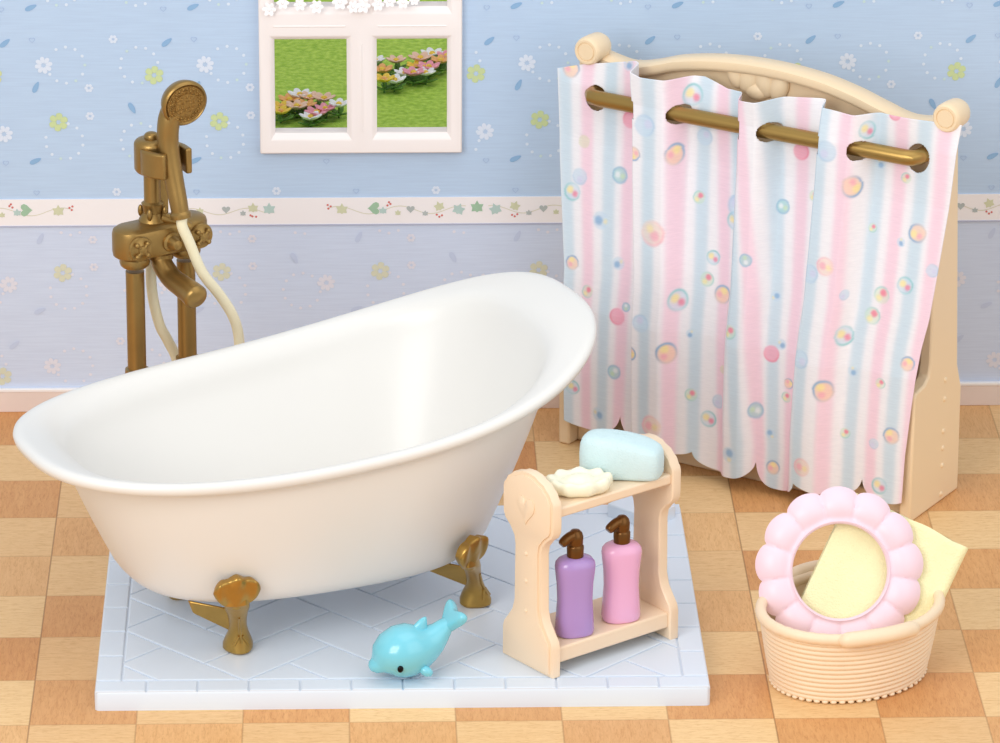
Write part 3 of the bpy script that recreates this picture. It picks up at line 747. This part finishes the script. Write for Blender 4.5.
def build_curtain():
    NA, NZ = 640, 500
    a = np.linspace(0, 1, NA)[None, :].repeat(NZ, 0); v = np.linspace(0, 1, NZ)[:, None].repeat(NA, 1)
    # scalloped hem
    nodes = [-.035, .177, .392, .58, .705, .885, 1.025]; nz = [.13, .135, .078, .094, .066, .111, .10]; low = [.066, .056, .033, .020, .050, .054]
    zb = np.zeros_like(a)
    for i in range(6):
        m_ = (a >= nodes[i]) & (a <= nodes[i+1]); x = (a-nodes[i])/(nodes[i+1]-nodes[i])*2-1
        top = nz[i]+(nz[i+1]-nz[i])*(x+1)/2
        val = low[i]+(top-low[i])*np.clip(1-np.sqrt(np.clip(1-np.abs(x)**2.6, 0, 1)), 0, 1)**1.0
        zb[m_] = val[m_]
    zt = np.interp(a, [0, .058, .13, .205, .25, .31, .37, .43, .47, .53, .59, .66, .75, 1], [1.024, 1.043, 1.062, 1.086, 1.068, 1.068, 1.071, 1.052, 1.052, 1.056, 1.066, 1.072, 1.068, 1.069])
    z = zb+(zt-zb)*v
    sl = np.interp(z, [.05, .127, .5, .66, .81, 1.04], [.030, .027, .010, -.012, -.032, -.052])
    sr = np.interp(z, [.05, .19, .33, .48, .56, .70, .88, 1.08], [1.036, 1.039, 1.050, 1.064, 1.078, 1.090, 1.104, 1.117])
    # sharp folds: cloth steps in front of the rod (W=-1) and eases back (W=+1)
    def st(x): x = np.clip(x, 0, 1); return x*x*(3-2*x)
    W = np.ones_like(a)
    for f0, f1, fw in ((.219, .312, .007), (.482, .545, .016), (.682, .778, .013)):
        up_ = st((a-(f0-fw))/(2*fw)); dn = 1-st((a-(f1-.012))/.050)
        W = W-2*np.minimum(up_, dn)
    A = np.interp(z, [0, .3, .7, .9, 1.1], [.012, .017, .026, .031, .034])
    d = np.interp(z, [0, .40, .85, 1.1], [-.052, -.044, .010, .024])+W*A+.007*np.sin(a*31+z*1.5)*np.clip(1-z, 0, 1)+.006*np.sin(a*13+1)*np.clip(1-z, 0, 1)
    d = np.where(z > .99, d+(z-.99)*.15*np.sin(a*20), d)
    # sideways swing: the fold lines lean a little
    s = sl+(sr-sl)*a
    co = np.stack([s, d, z], -1).reshape(-1, 3)
    # ---- print: stripes and bubbles
    col = np.empty(a.shape+(3,)); col[:] = [lin(244), lin(242), lin(246)]
    zz = np.clip((z-.13)/(.92-.13), 0, 1.15)
    pt = [.076, .187, .324, .430, .505, .630, .760, .873, .972]; pb = [.066, .172, .330, .477, .588, .675, .784, .908, 1.01]
    bt = [.018, .137, .268, .380, .468, .568, .700, .820, .927]; bb = [.010, .120, .260, .394, .535, .626, .713, .845, .962]
    def stripe(T_, B_, c, w):
        for t_, b_ in zip(T_, B_):
            ce = b_+(t_-b_)*zz; k = 1/(1+np.exp((np.abs(a-ce)-w)*330))*.88
            for i in range(3): col[..., i] = col[..., i]*(1-k)+lin(c[i])*k
    stripe(pt, pb, (246, 210, 225), .0158); stripe(bt, bb, (202, 222, 235), .0165)
    rg = np.random.RandomState(5)
    def blend(mask, c, k=1.0):
        k = min(1, k*.98)
        for i in range(3): col[..., i] = col[..., i]*(1-mask*k)+lin(c[i])*mask*k
    PAL = dict(blue=(140, 180, 218), teal=(150, 206, 210), pink=(246, 168, 190), red=(240, 120, 150), yel=(250, 232, 160), org=(250, 208, 180), lil=(212, 212, 238), pale=(200, 222, 240), grn=(206, 228, 192), wht=(250, 250, 252))
    arcl = np.concatenate([np.zeros((NZ, 1)), np.cumsum(np.hypot(np.diff(s, axis=1), np.diff(d, axis=1)), 1)], 1)
    for (bs, bz, r, kd) in BUB:
        ia = np.clip(np.round((bs-sl[:, 0])/(sr[:, 0]-sl[:, 0])*(NA-1)).astype(int), 0, NA-1)
        S_ = arcl-arcl[np.arange(NZ), ia][:, None]+bs
        # front print seen through wave: horizontal squeeze keeps round bubbles round enough
        dx = S_-bs; dz = z-bz; rho = np.sqrt(dx*dx+dz*dz)/r; th = np.arctan2(dz, dx)
        near = rho < 1.3
        if not near.any(): continue
        def soft(x, w=.10): return 1/(1+np.exp(x/w*1.0))
        disc = np.where(near, soft(rho-1, .05), 0)
        ringm = np.where(near, np.exp(-((rho-.93)/.13)**2), 0)
        o = rg.rand()*6.28
        side_ = .5+.5*np.cos(th-o)
        def blob(ang, rad_, sz): 
            x0, z0 = bs+r*rad_*math.cos(ang), bz+r*rad_*math.sin(ang)
            return np.where(near, soft(np.hypot(S_-x0, z-z0)/r-sz, .07), 0)
        if kd == 'O':
            blend(disc, PAL['org'], .75); blend(blob(o, .45, .40), PAL['yel'], .8); blend(blob(o+2, .4, .30), PAL['pink'], .7); blend(ringm*np.clip(side_+.15, 0, 1), PAL['blue'], .95)
        elif kd == 'Y':
            blend(disc, PAL['pale'], .55); blend(blob(2.6, .35, .42), PAL['yel'], .85); blend(blob(-.5, .42, .34), PAL['red'], .8); blend(ringm*(.3+.7*side_), PAL['teal'], .9)
        elif kd == 'P':
            blend(disc, PAL['pink'], .80); blend(ringm*side_, PAL['red'], .6)
        elif kd == 'T':
            blend(disc, PAL['teal'], .65); blend(blob(o, .3, .35), PAL['wht'], .7); blend(blob(o+3, .4, .3), PAL['grn'], .8); blend(ringm, PAL['blue'], .5)
        elif kd == 'B':
            blend(disc, PAL['pale'], .6); blend(blob(o, .25, .5), PAL['blue'], .85); blend(blob(o+3, .6, .25), PAL['yel'], .6)
        elif kd == 'R':
            blend(disc, PAL['grn'], .45); blend(blob(1.0, .35, .42), PAL['red'], .85); blend(blob(4.0, .5, .35), PAL['yel'], .7); blend(ringm*side_, PAL['teal'], .6)
        elif kd == 'L':
            blend(disc, PAL['pale'], .70); blend(blob(o, .4, .4), PAL['lil'], .7); blend(ringm*side_, PAL['blue'], .3)
        elif kd == 'M':
            blend(disc, PAL['org'], .45); blend(blob(o, .3, .4), PAL['pink'], .7); blend(blob(o+3, .4, .3), PAL['yel'], .6); blend(ringm*side_, PAL['pink'], .5)
        elif kd == 'F':
            blend(disc, (226, 222, 196), .7)
    # ---- holes where the rod passes
    cs, cz = (s[:-1, :-1]+s[1:, 1:])/2, (z[:-1, :-1]+z[1:, 1:])/2; ca = (a[:-1, :-1]+a[1:, 1:])/2
    cut = ((cs-.070)/.032)**2+((cz-.964)/.034)**2 < 1
    cut |= ((cs-1.008)/.031)**2+((cz-.968)/.038)**2 < 1
    for hs_ in (.334, .600, .860): cut |= ((cs-hs_)/.024)**2+((cz-.973)/.026)**2 < 1
    for ha, hw in ((.219, .010), (.482, .015), (.682, .013)): cut |= (np.abs(ca-ha) < hw) & (np.abs(cz-.974) < .0245)
    idx = np.arange(NA*NZ).reshape(NZ, NA)
    q = np.stack([idx[:-1, :-1], idx[:-1, 1:], idx[1:, 1:], idx[1:, :-1]], -1)[~cut]
    me = bpy.data.meshes.new('shower_curtain')
    me.vertices.add(len(co)); me.vertices.foreach_set('co', co.ravel())
    nf = len(q); me.loops.add(nf*4); me.loops.foreach_set('vertex_index', q.ravel().astype(np.int32))
    me.polygons.add(nf); me.polygons.foreach_set('loop_start', np.arange(0, nf*4, 4, dtype=np.int32))
    me.update(calc_edges=True); me.validate()
    at = me.color_attributes.new('print', 'FLOAT_COLOR', 'POINT')
    rgba = np.concatenate([col.reshape(-1, 3), np.ones((NA*NZ, 1))], 1).astype(np.float32)
    at.data.foreach_set('color', rgba.ravel())
    me.polygons.foreach_set('use_smooth', np.ones(nf, dtype=bool))
    me.materials.append(M['curtain'])
    import bmesh
    bm = bmesh.new(); bm.from_mesh(me); bmesh.ops.delete(bm, geom=[v_ for v_ in bm.verts if not v_.link_faces], context='VERTS'); bm.to_mesh(me); bm.free()
    o = bpy.data.objects.new('shower_curtain', me); C.objects.link(o); o.location = SC; o.rotation_euler = (0, 0, SR)
    so = o.modifiers.new('solid', 'SOLIDIFY'); so.thickness = .0025; so.offset = 0
    tag(o, 'pink and pale blue striped shower curtain with bubble print hanging from the gold rod', 'shower curtain')
build_curtain()

# ------------------------------------------------------------------ small shelf
SHX, SHY, SHR = 1.2265, -1.879, R(36.5)
shf = thing('bath_shelf', (SHX, SHY, TZT), SHR, label='small cream two-tier shelf with scalloped sides standing on the right of the tray', cat='shelf')
CS = M['cream_shelf']
half = [(0, 0), (0, .072), (.004, .088), (.020, .108), (.036, .130), (.044, .158), (.046, .300), (.042, .322), (.026, .342), (.008, .356), (.001, .370), (0, .390), (0, .436), (.003, .447), (.010, .455), (.016, .466), (.028, .474), (.038, .483), (.056, .488), (.070, .495), (.095, .498)]
prf = half+[(.19-a, b) for a, b in reversed(half[:-1])]
def insetp(P, d):
    n = len(P); out = []
    for i in range(n):
        p0, p1, p2 = Vector(P[i-1]), Vector(P[i]), Vector(P[(i+1) % n]); e1 = (p1-p0).normalized(); e2 = (p2-p1).normalized()
        n1 = Vector((e1.y, -e1.x)); n2 = Vector((e2.y, -e2.x)); b = n1+n2; out.append(tuple(p1+b*(2*d/max(b.length_squared, .4))))
    return out
for x0, sg in ((0, -1), (.370, 1)):
    mb = MB(); f = lambda a, b, t: (t, a, b); T_ = .032
    xo = x0 if sg < 0 else x0+T_; xi = x0+T_ if sg < 0 else x0     # outer / inner face
    core = insetp(prf, .011); g2 = insetp(prf, .003)
    def ring(P, t): return [(t, a, b) for a, b in P]
    d = (xi-xo)/T_
    mb.rings([ring(core, xo), ring(insetp(prf, .009), xo+.001*d), ring(insetp(prf, .009), xo+.0055*d), ring(prf if False else insetp(prf, .001), xo+.006*d), ring(prf, xo+.008*d), ring(prf, xi-.003*d), ring(g2, xi)])
    if True:
        pass
    o = mb.build('side_panel', CS, shf, angle=40)
    for z in (.145, .222, .292): MB().ell((xo, .095, z), (.004, .006, .006), nu=12, nv=8).build('stud', CS, o)
    st_ = MB()
    # heart relief near the top
    hp = []
    for i in range(24):
        t = 2*PI*i/24; hp.append((.095+.0020*16*math.sin(t)**3, [.408][0]+.0024*(13*math.cos(t)-5*math.cos(2*t)-2*math.cos(3*t)-math.cos(4*t))))
    st_.rings([[(xo+.002*d, a, b) for a, b in hp], [(xo-.003*d, a, b) for a, b in hp], [(xo-.006*d, .095+(a-.095)*.72, .408+(b-.408)*.72) for a, b in hp]])
    st_.build('heart_relief', CS, o, angle=50)
def board(z0, z1, y0, y1):
    mb = MB(); mb.box(.030, .372, y0, y1, z0, z1); return mb.build('shelf_board', CS, shf, bevel=.005, seg=3)
board(.405, .430, .006, .184); board(.030, .070, .008, .182)

def world_to_shelf(x, y):
    dx, dy = x-SHX, y-SHY; c, s = math.cos(SHR), math.sin(SHR); return (dx*c+dy*s, -dx*s+dy*c)
def bottle(loc, m, lab):
    t = thing('pump_bottle', loc, SHR+R(-20), label=lab, cat='bottle', group=None)
    b = MB(); n = 40; rs = []
    pr = [(0, .040, .030), (.003, .0445, .034), (.012, .047, .036), (.05, .0445, .0345), (.09, .042, .033), (.13, .0435, .034), (.160, .047, .036), (.176, .0485, .0365), (.186, .047, .035), (.194, .041, .030), (.199, .030, .024), (.201, .018, .017)]
    for z, rx, ry in pr:
        ring = []
        for j in range(n):
            a = 2*PI*j/n; c, s = math.cos(a), math.sin(a); e = 2/2.5
            ring.append((rx*math.copysign(abs(c)**e, c), ry*math.copysign(abs(s)**e, s), z))
        rs.append(ring)
    b.rings(rs); b.build('bottle_body', m, t)
    p = MB(); p.lathe([(.0185, .199), (.020, .201), (.0205, .226), (.0185, .230), (.0175, .231)], n=28)
    tag(p.build('pump_collar', M['pump'], t), 'bronze screw collar')
    h = MB(); h.lathe([(.017, .229), (.0185, .234), (.0190, .250), (.0165, .260), (.0105, .267), (0, .269)], n=24)
    h.tube(smoothpts([(.004, 0, .252), (-.012, -.004, .254), (-.028, -.009, .248), (-.040, -.013, .239)], 4), [interp(i/12, [0, .6, .9, 1], [.0135, .0125, .0115, .008]) for i in range(13)], 14)
    tag(h.build('pump_nozzle', M['pump'], t), 'bronze pump nozzle')
    return t
bottle((1.2880, -1.768, TZT+.070), M['purple'], 'lilac purple pump bottle with bronze pump on the lower shelf, left one')
bottle((1.4030, -1.685, TZT+.070), M['pink'], 'pink pump bottle with bronze pump on the lower shelf, right one')

# soap
so = MB(); ns = 64; rs = []
def soap_r(a, f): return f*(1+.045*math.cos(9*a)*min(1, f*1.1))
for f, z in ((.55, 0), (.80, .002), (.94, .010), (1.0, .020), (.985, .030), (.93, .037), (.84, .038), (.74, .033), (.6, .030), (.45, .031), (.38, .035), (.28, .040), (.14, .042), (.01, .043)):
    rs.append([(.079*soap_r(2*PI*j/ns, f)*math.cos(2*PI*j/ns), .056*soap_r(2*PI*j/ns, f)*math.sin(2*PI*j/ns), z+.003*math.cos(9*2*PI*j/ns)*(1 if .7 < f < 1.0 and z > .025 else 0)) for j in range(ns)])
so.rings(rs); so = so.build('soap_bar', M['soap'], angle=60)
so.location = (1.296, -1.752, TZT+.431); so.rotation_euler = (0, 0, R(12))
tag(so, 'cream scalloped oval soap bar on the top shelf board beside the sponge', 'soap')
# sponge
sg_ = MB(); n = 60; rs = []
for z, ins in ((0, .010), (.004, .003), (.012, 0), (.050, -.001), (.072, .001), (.082, .005), (.087, .012), (.089, .022), (.090, .04)):
    ring = []
    for j in range(n):
        t = 2*PI*j/n; c, s = math.cos(t), math.sin(t); e = 2/3.4
        x = (.098-ins)*math.copysign(abs(c)**e, c); y = (.050-ins)*math.copysign(abs(s)**e, s)
        y += .010*math.sin(x*26); zz = z*(.98+.17*math.cos((x+.045)*17)) if z > .02 else z
        ring.append((x, y, zz))
    rs.append(ring)
sg_.rings(rs); sg_ = sg_.build('bath_sponge', M['sponge'], angle=70)
sg_.location = (1.402, -1.650, TZT+.431); sg_.rotation_euler = (0, 0, R(-20))
tag(sg_, 'pale aqua wavy bath sponge on the top board of the shelf', 'sponge')

# ------------------------------------------------------------------ toy dolphin
dl = thing('toy_dolphin', (.884, -1.858, TZT), R(198), label='light blue toy dolphin lying on the tray in front of the bathtub', cat='toy')
dl.scale = (.93, 1.04, 1.04)
db_ = MB(); st_ = [(.098, .040, .006, .004), (.094, .040, .016, .011), (.084, .040, .023, .017), (.074, .044, .030, .024), (.064, .052, .044, .038), (.046, .060, .056, .052), (.020, .066, .063, .061), (-.008, .068, .062, .062), (-.034, .070, .055, .056), (-.058, .077, .043, .045), (-.078, .088, .035, .036), (-.093, .100, .027, .028), (-.105, .112, .023, .022), (-.114, .122, .020, .014), (-.119, .127, .012, .007)]
tg = []
for i, (x, z, ry, rz) in enumerate(st_):
    a = st_[max(0, i-1)]; b = st_[min(len(st_)-1, i+1)]; t = Vector((b[0]-a[0], 0, b[1]-a[1])).normalized()
    tg.append((Vector((x, 0, z)), Vector((-t.z, 0, t.x)) if t.x > 0 else Vector((t.z, 0, -t.x)), ry, rz))
db_.rings([[c_+Vector((0, 1, 0))*ry*math.sin(2*PI*j/28)+N_*rz*math.cos(2*PI*j/28) for j in range(28)] for c_, N_, ry, rz in tg])
db_.build('dolphin_body', M['dolphin'], dl)
tf = MB(); q_ = Vector((-.62, 0, .78)); n_ = Vector((.78, 0, .62)); c0 = Vector((-.104, 0, .104))
half_ = [(.016, 0), (.025, .018), (.046, .040), (.055, .056), (.048, .068), (.026, .064), (.0, .050)]
ol_ = half_+[(-a_, b_) for a_, b_ in reversed(half_[:-1])]
def fl_ring(sc, t): return [tuple(c0+Vector((0, 1, 0))*a_*sc+q_*(.03+(b_-.03)*sc)+n_*t) for a_, b_ in ol_]
tf.rings([fl_ring(.72, -.014), fl_ring(.9, -.012), fl_ring(1, -.005), fl_ring(1, .005), fl_ring(.9, .012), fl_ring(.72, .014)])
tf.build('tail_fluke', M['dolphin'], dl, angle=80, sub=1)
df = MB(); df.rings([[(xc+l*math.cos(t), w*math.sin(t), z) for t in [2*PI*j/16 for j in range(16)]] for xc, z, l, w in ((-.034, .108, .026, .011), (-.040, .126, .018, .0095), (-.047, .138, .010, .007), (-.052, .143, .004, .003))])
df.build('dorsal_fin', M['dolphin'], dl)
for sg in (-1, 1):
    fl = MB(); fl.ell((-.036, sg*.050, .032), (.018, .013, .012), Matrix.Rotation(R(sg*-25), 3, 'Z') @ Matrix.Rotation(R(-20), 3, 'Y'), 16, 10)
    fl.build('flipper', M['dolphin'], dl)
    ey_ = MB(); ey_.ell((.036, sg*.0585, .050), (.008, .005, .0085), nu=16, nv=10); ey_.build('eye', M['black'], dl)

# ------------------------------------------------------------------ basket
BX, BY, BR = 1.948, -1.750, R(35)
bk = thing('laundry_basket', (BX, BY, 0), BR, label='oval cream woven basket on the floor holding a towel', cat='basket')
bm_ = MB(); n = 120; rs = []; HB = .178
def bring(rx, ry, z, off=(0, 0)): return [(rx*math.cos(2*PI*j/n)+off[0], ry*math.sin(2*PI*j/n)+off[1], z) for j in range(n)]
rs.append(bring(.1, .08, .004)); rs.append(bring(.192, .152, .004))
rows = 13
for k in range(rows):
    f0 = k/rows; 
    for q_ in range(6):
        f = f0+q_/6/rows; z = .006+f*(HB-.014); grow = 1-math.exp(-f*2.2); bul = .0042*math.sin(PI*q_/6)**.8
        rs.append([((.199+.031*f**.8+bul)*math.cos(2*PI*j/n), (.158+.028*f**.8+bul)*math.sin(2*PI*j/n), z) for j in range(n)])
rs += [bring(.223, .180, HB-.006), bring(.20, .158, .08), bring(.18, .142, .012), bring(.02, .02, .012)]
bm_.rings(rs); bm_.build('basket_body', M['basket'], bk, angle=80)
rim = MB(); tt = []
for k in range(97):
    a = 2*PI*k/96; tt.append((a,))
rsr = []
for k in range(96):
    a = 2*PI*k/96; c_ = Vector((.230*math.cos(a), .188*math.sin(a), HB+.002)); o_ = Vector((math.cos(a), math.sin(a), 0))
    rr_ = .0135*(1+.05*math.sin(a*40)); rsr.append([c_+o_*rr_*1.0*math.cos(2*PI*j/14)+Vector((0, 0, 1))*rr_*1.05*math.sin(2*PI*j/14) for j in range(14)])
rsr.append(rsr[0]); rim.rings(rsr, False, False); rim.build('basket_rim', M['basket'], bk)
foot = MB()
for k in range(56):
    a = 2*PI*k/56; foot.ell((.199*math.cos(a), .158*math.sin(a), .006), (.0085, .0085, .006), nu=10, nv=6)
foot.build('beaded_foot', M['basket'], bk)
for sg in (-1, 1):
    hd_ = MB(); pts = []
    for k in range(-6, 7):
        a = R(4.2*k)-R(106); q_ = .018-.010*(abs(k)/6)**3; pts.append((sg*(.230+q_)*math.cos(a), sg*(.188+q_)*math.sin(a), HB+.012-.010*(abs(k)/6)**3))
    hd_.tube(smoothpts(pts, 2), [interp(i/24, [0, .06, .94, 1], [.010, .019, .019, .010]) for i in range(25)], 16, flat=1.0)
    hd_.build('basket_handle', M['basket'], bk)

# camera-facing slope shared by the shampoo ring and the towel leaning in the basket
def leaning(o, loc, tilt, rz): o.location = loc; o.rotation_euler = (R(90-tilt), 0, R(rz))   # local x right, y up, z towards the front
# towel folded double, hanging over inside the basket
tw = MB(); W_, H_ = .292, .330; nu, nv = 44, 40
def tow(u_, v_):
    return .003*math.sin(u_*19+v_*9)+.003*math.sin(v_*23)+.0015*math.sin(u_*60)
sec = []
L_ = W_; Rr = .023
for k in range(30): sec.append((L_*k/29, Rr, 1))
for k in range(1, 12): a = PI/2-PI*k/12; sec.append((L_+Rr*.9*math.cos(a), Rr*math.sin(a), 0))
for k in range(30): sec.append((L_*(1-k/29), -Rr, -1))
inn = []
for k in range(30): inn.append((L_*k/29, -Rr+.014, 0))
for k in range(1, 8): a = -PI/2+PI*k/8; inn.append((L_+(Rr-.014)*math.cos(a), (Rr-.014)*math.sin(a), 0))
for k in range(30): inn.append((L_*(1-k/29), Rr-.014, 0))
secf = sec+inn
rs = []
for j in range(nv+1):
    v_ = -H_*j/nv; edge = .004*(1 if j in (0, nv) else 0)
    rs.append([(x, v_+(.003*math.sin(x*40)), y*(1-.12*(j in (0, nv)))+tow(x, v_)+.10*max(0, -v_-.12)**1.4*0) for x, y, _ in secf])
tw.rings(rs)
two = tw.build('bath_towel', M['towel'], angle=60)
tag(two, 'pale yellow folded towel leaning in the woven basket behind the pink ring', 'towel')
two.rotation_mode = 'XYZ'
nrm_t = 24
Mx = Matrix.Translation((1.9600, -1.585, .4035)) @ Matrix.Rotation(R(90-nrm_t), 4, 'X') @ Matrix.Rotation(R(-26), 4, 'Z')
two.matrix_world = Mx

# shampoo ring
sr_ = MB(); NP = 13; nn = NP*14; rs = []
def ring_pt(a, f, under=False):
    """f 0 inner lip .. 1 outer edge"""
    ph = (a*NP/(2*PI)) % 1.0; lobe = abs(math.sin(PI*ph)) ** .62
    ri = .122; ro = .187+.016*lobe
    rad = ri+(ro-ri)*f
    puff = (.016+.010*lobe)*math.sin(PI*min(1, f*.86+.14))**.8 if f > 0 else .010
    return rad, puff
for k in range(13):
    f = k/12; row = []
    for j in range(nn):
        a = 2*PI*j/nn+PI/2+PI/NP; r_, pf_ = ring_pt(a-PI/2-PI/NP, f); row.append((r_*math.cos(a), r_*math.sin(a), pf_ if k else .016))
    rs.append(row)
lobes = []
for f, z in ((.99, .0), (.9, -.006), (.4, -.008), (0, -.006)):
    row = []
    for j in range(nn):
        a = 2*PI*j/nn+PI/2+PI/NP; r_, _ = ring_pt(a-PI/2-PI/NP, f); row.append((r_*math.cos(a), r_*math.sin(a), z))
    lobes.append(row)
inner_l = []
for dr, z in ((-.006, -.004), (-.009, .006), (-.008, .018), (-.003, .021)):
    inner_l.append([((.122+dr)*math.cos(2*PI*j/nn+PI/2+PI/NP), (.122+dr)*math.sin(2*PI*j/nn+PI/2+PI/NP), z) for j in range(nn)])
allr = inner_l+rs+lobes+[inner_l[0]]
sr_.rings(allr, False, False)
ro = sr_.build('shampoo_ring', M['ring'], angle=75)
leaning(ro, (1.925, -1.697, .245), 24, 0)
tag(ro, 'pale pink flower-shaped shampoo ring propped upright in the basket', 'shampoo ring')

# ------------------------------------------------------------------ lights and camera
wd = bpy.data.worlds.new('studio'); bpy.context.scene.world = wd; wd.use_nodes = True
wd.node_tree.nodes['Background'].inputs[0].default_value = (.93, .965, 1.0, 1); wd.node_tree.nodes['Background'].inputs[1].default_value = .68
def area(name, loc, target, size, energy, col=(1, 1, 1), sy=None):
    l = bpy.data.lights.new(name, 'AREA'); l.energy = energy; l.size = size; l.color = col
    if sy: l.shape = 'RECTANGLE'; l.size_y = sy
    o = bpy.data.objects.new(name, l); C.objects.link(o); o.location = loc
    o.rotation_euler = (Vector(target)-Vector(loc)).to_track_quat('-Z', 'Y').to_euler(); return o
area('softbox_left', (-1.8, -6.2, 3.6), (1.0, -.9, .3), 3.2, 195, (1, .975, .94))
area('softbox_top', (1.6, -1.6, 4.6), (1.1, -1.0, .2), 3.6, 44, (1, .99, .98))
area('softbox_right', (5.0, -5.0, 3.2), (1.8, -.6, .5), 5.0, 80, (1, .98, .96))
sc = bpy.context.scene
cam = bpy.data.cameras.new('camera'); co = bpy.data.objects.new('camera', cam); C.objects.link(co)
cam.sensor_width = 36; cam.lens = 5019.278*36/1000; cam.clip_end = 100
r_ = Vector((0.9995035, -0.0311244, 0.0048998)); u_ = Vector((0.0067002, 0.3619155, 0.9321868)); f_ = Vector((0.0307871, 0.9316912, -0.3619443))
mw = Matrix((r_, u_, -f_)).transposed().to_4x4(); mw.translation = Vector((0.746082, -12.694555, 5.035881)); co.matrix_world = mw
sc.camera = co
sc.view_settings.view_transform = 'Standard'; sc.view_settings.look = 'None'; sc.view_settings.gamma = 1; sc.view_settings.exposure = 0.0
sc.view_settings.use_curve_mapping = False
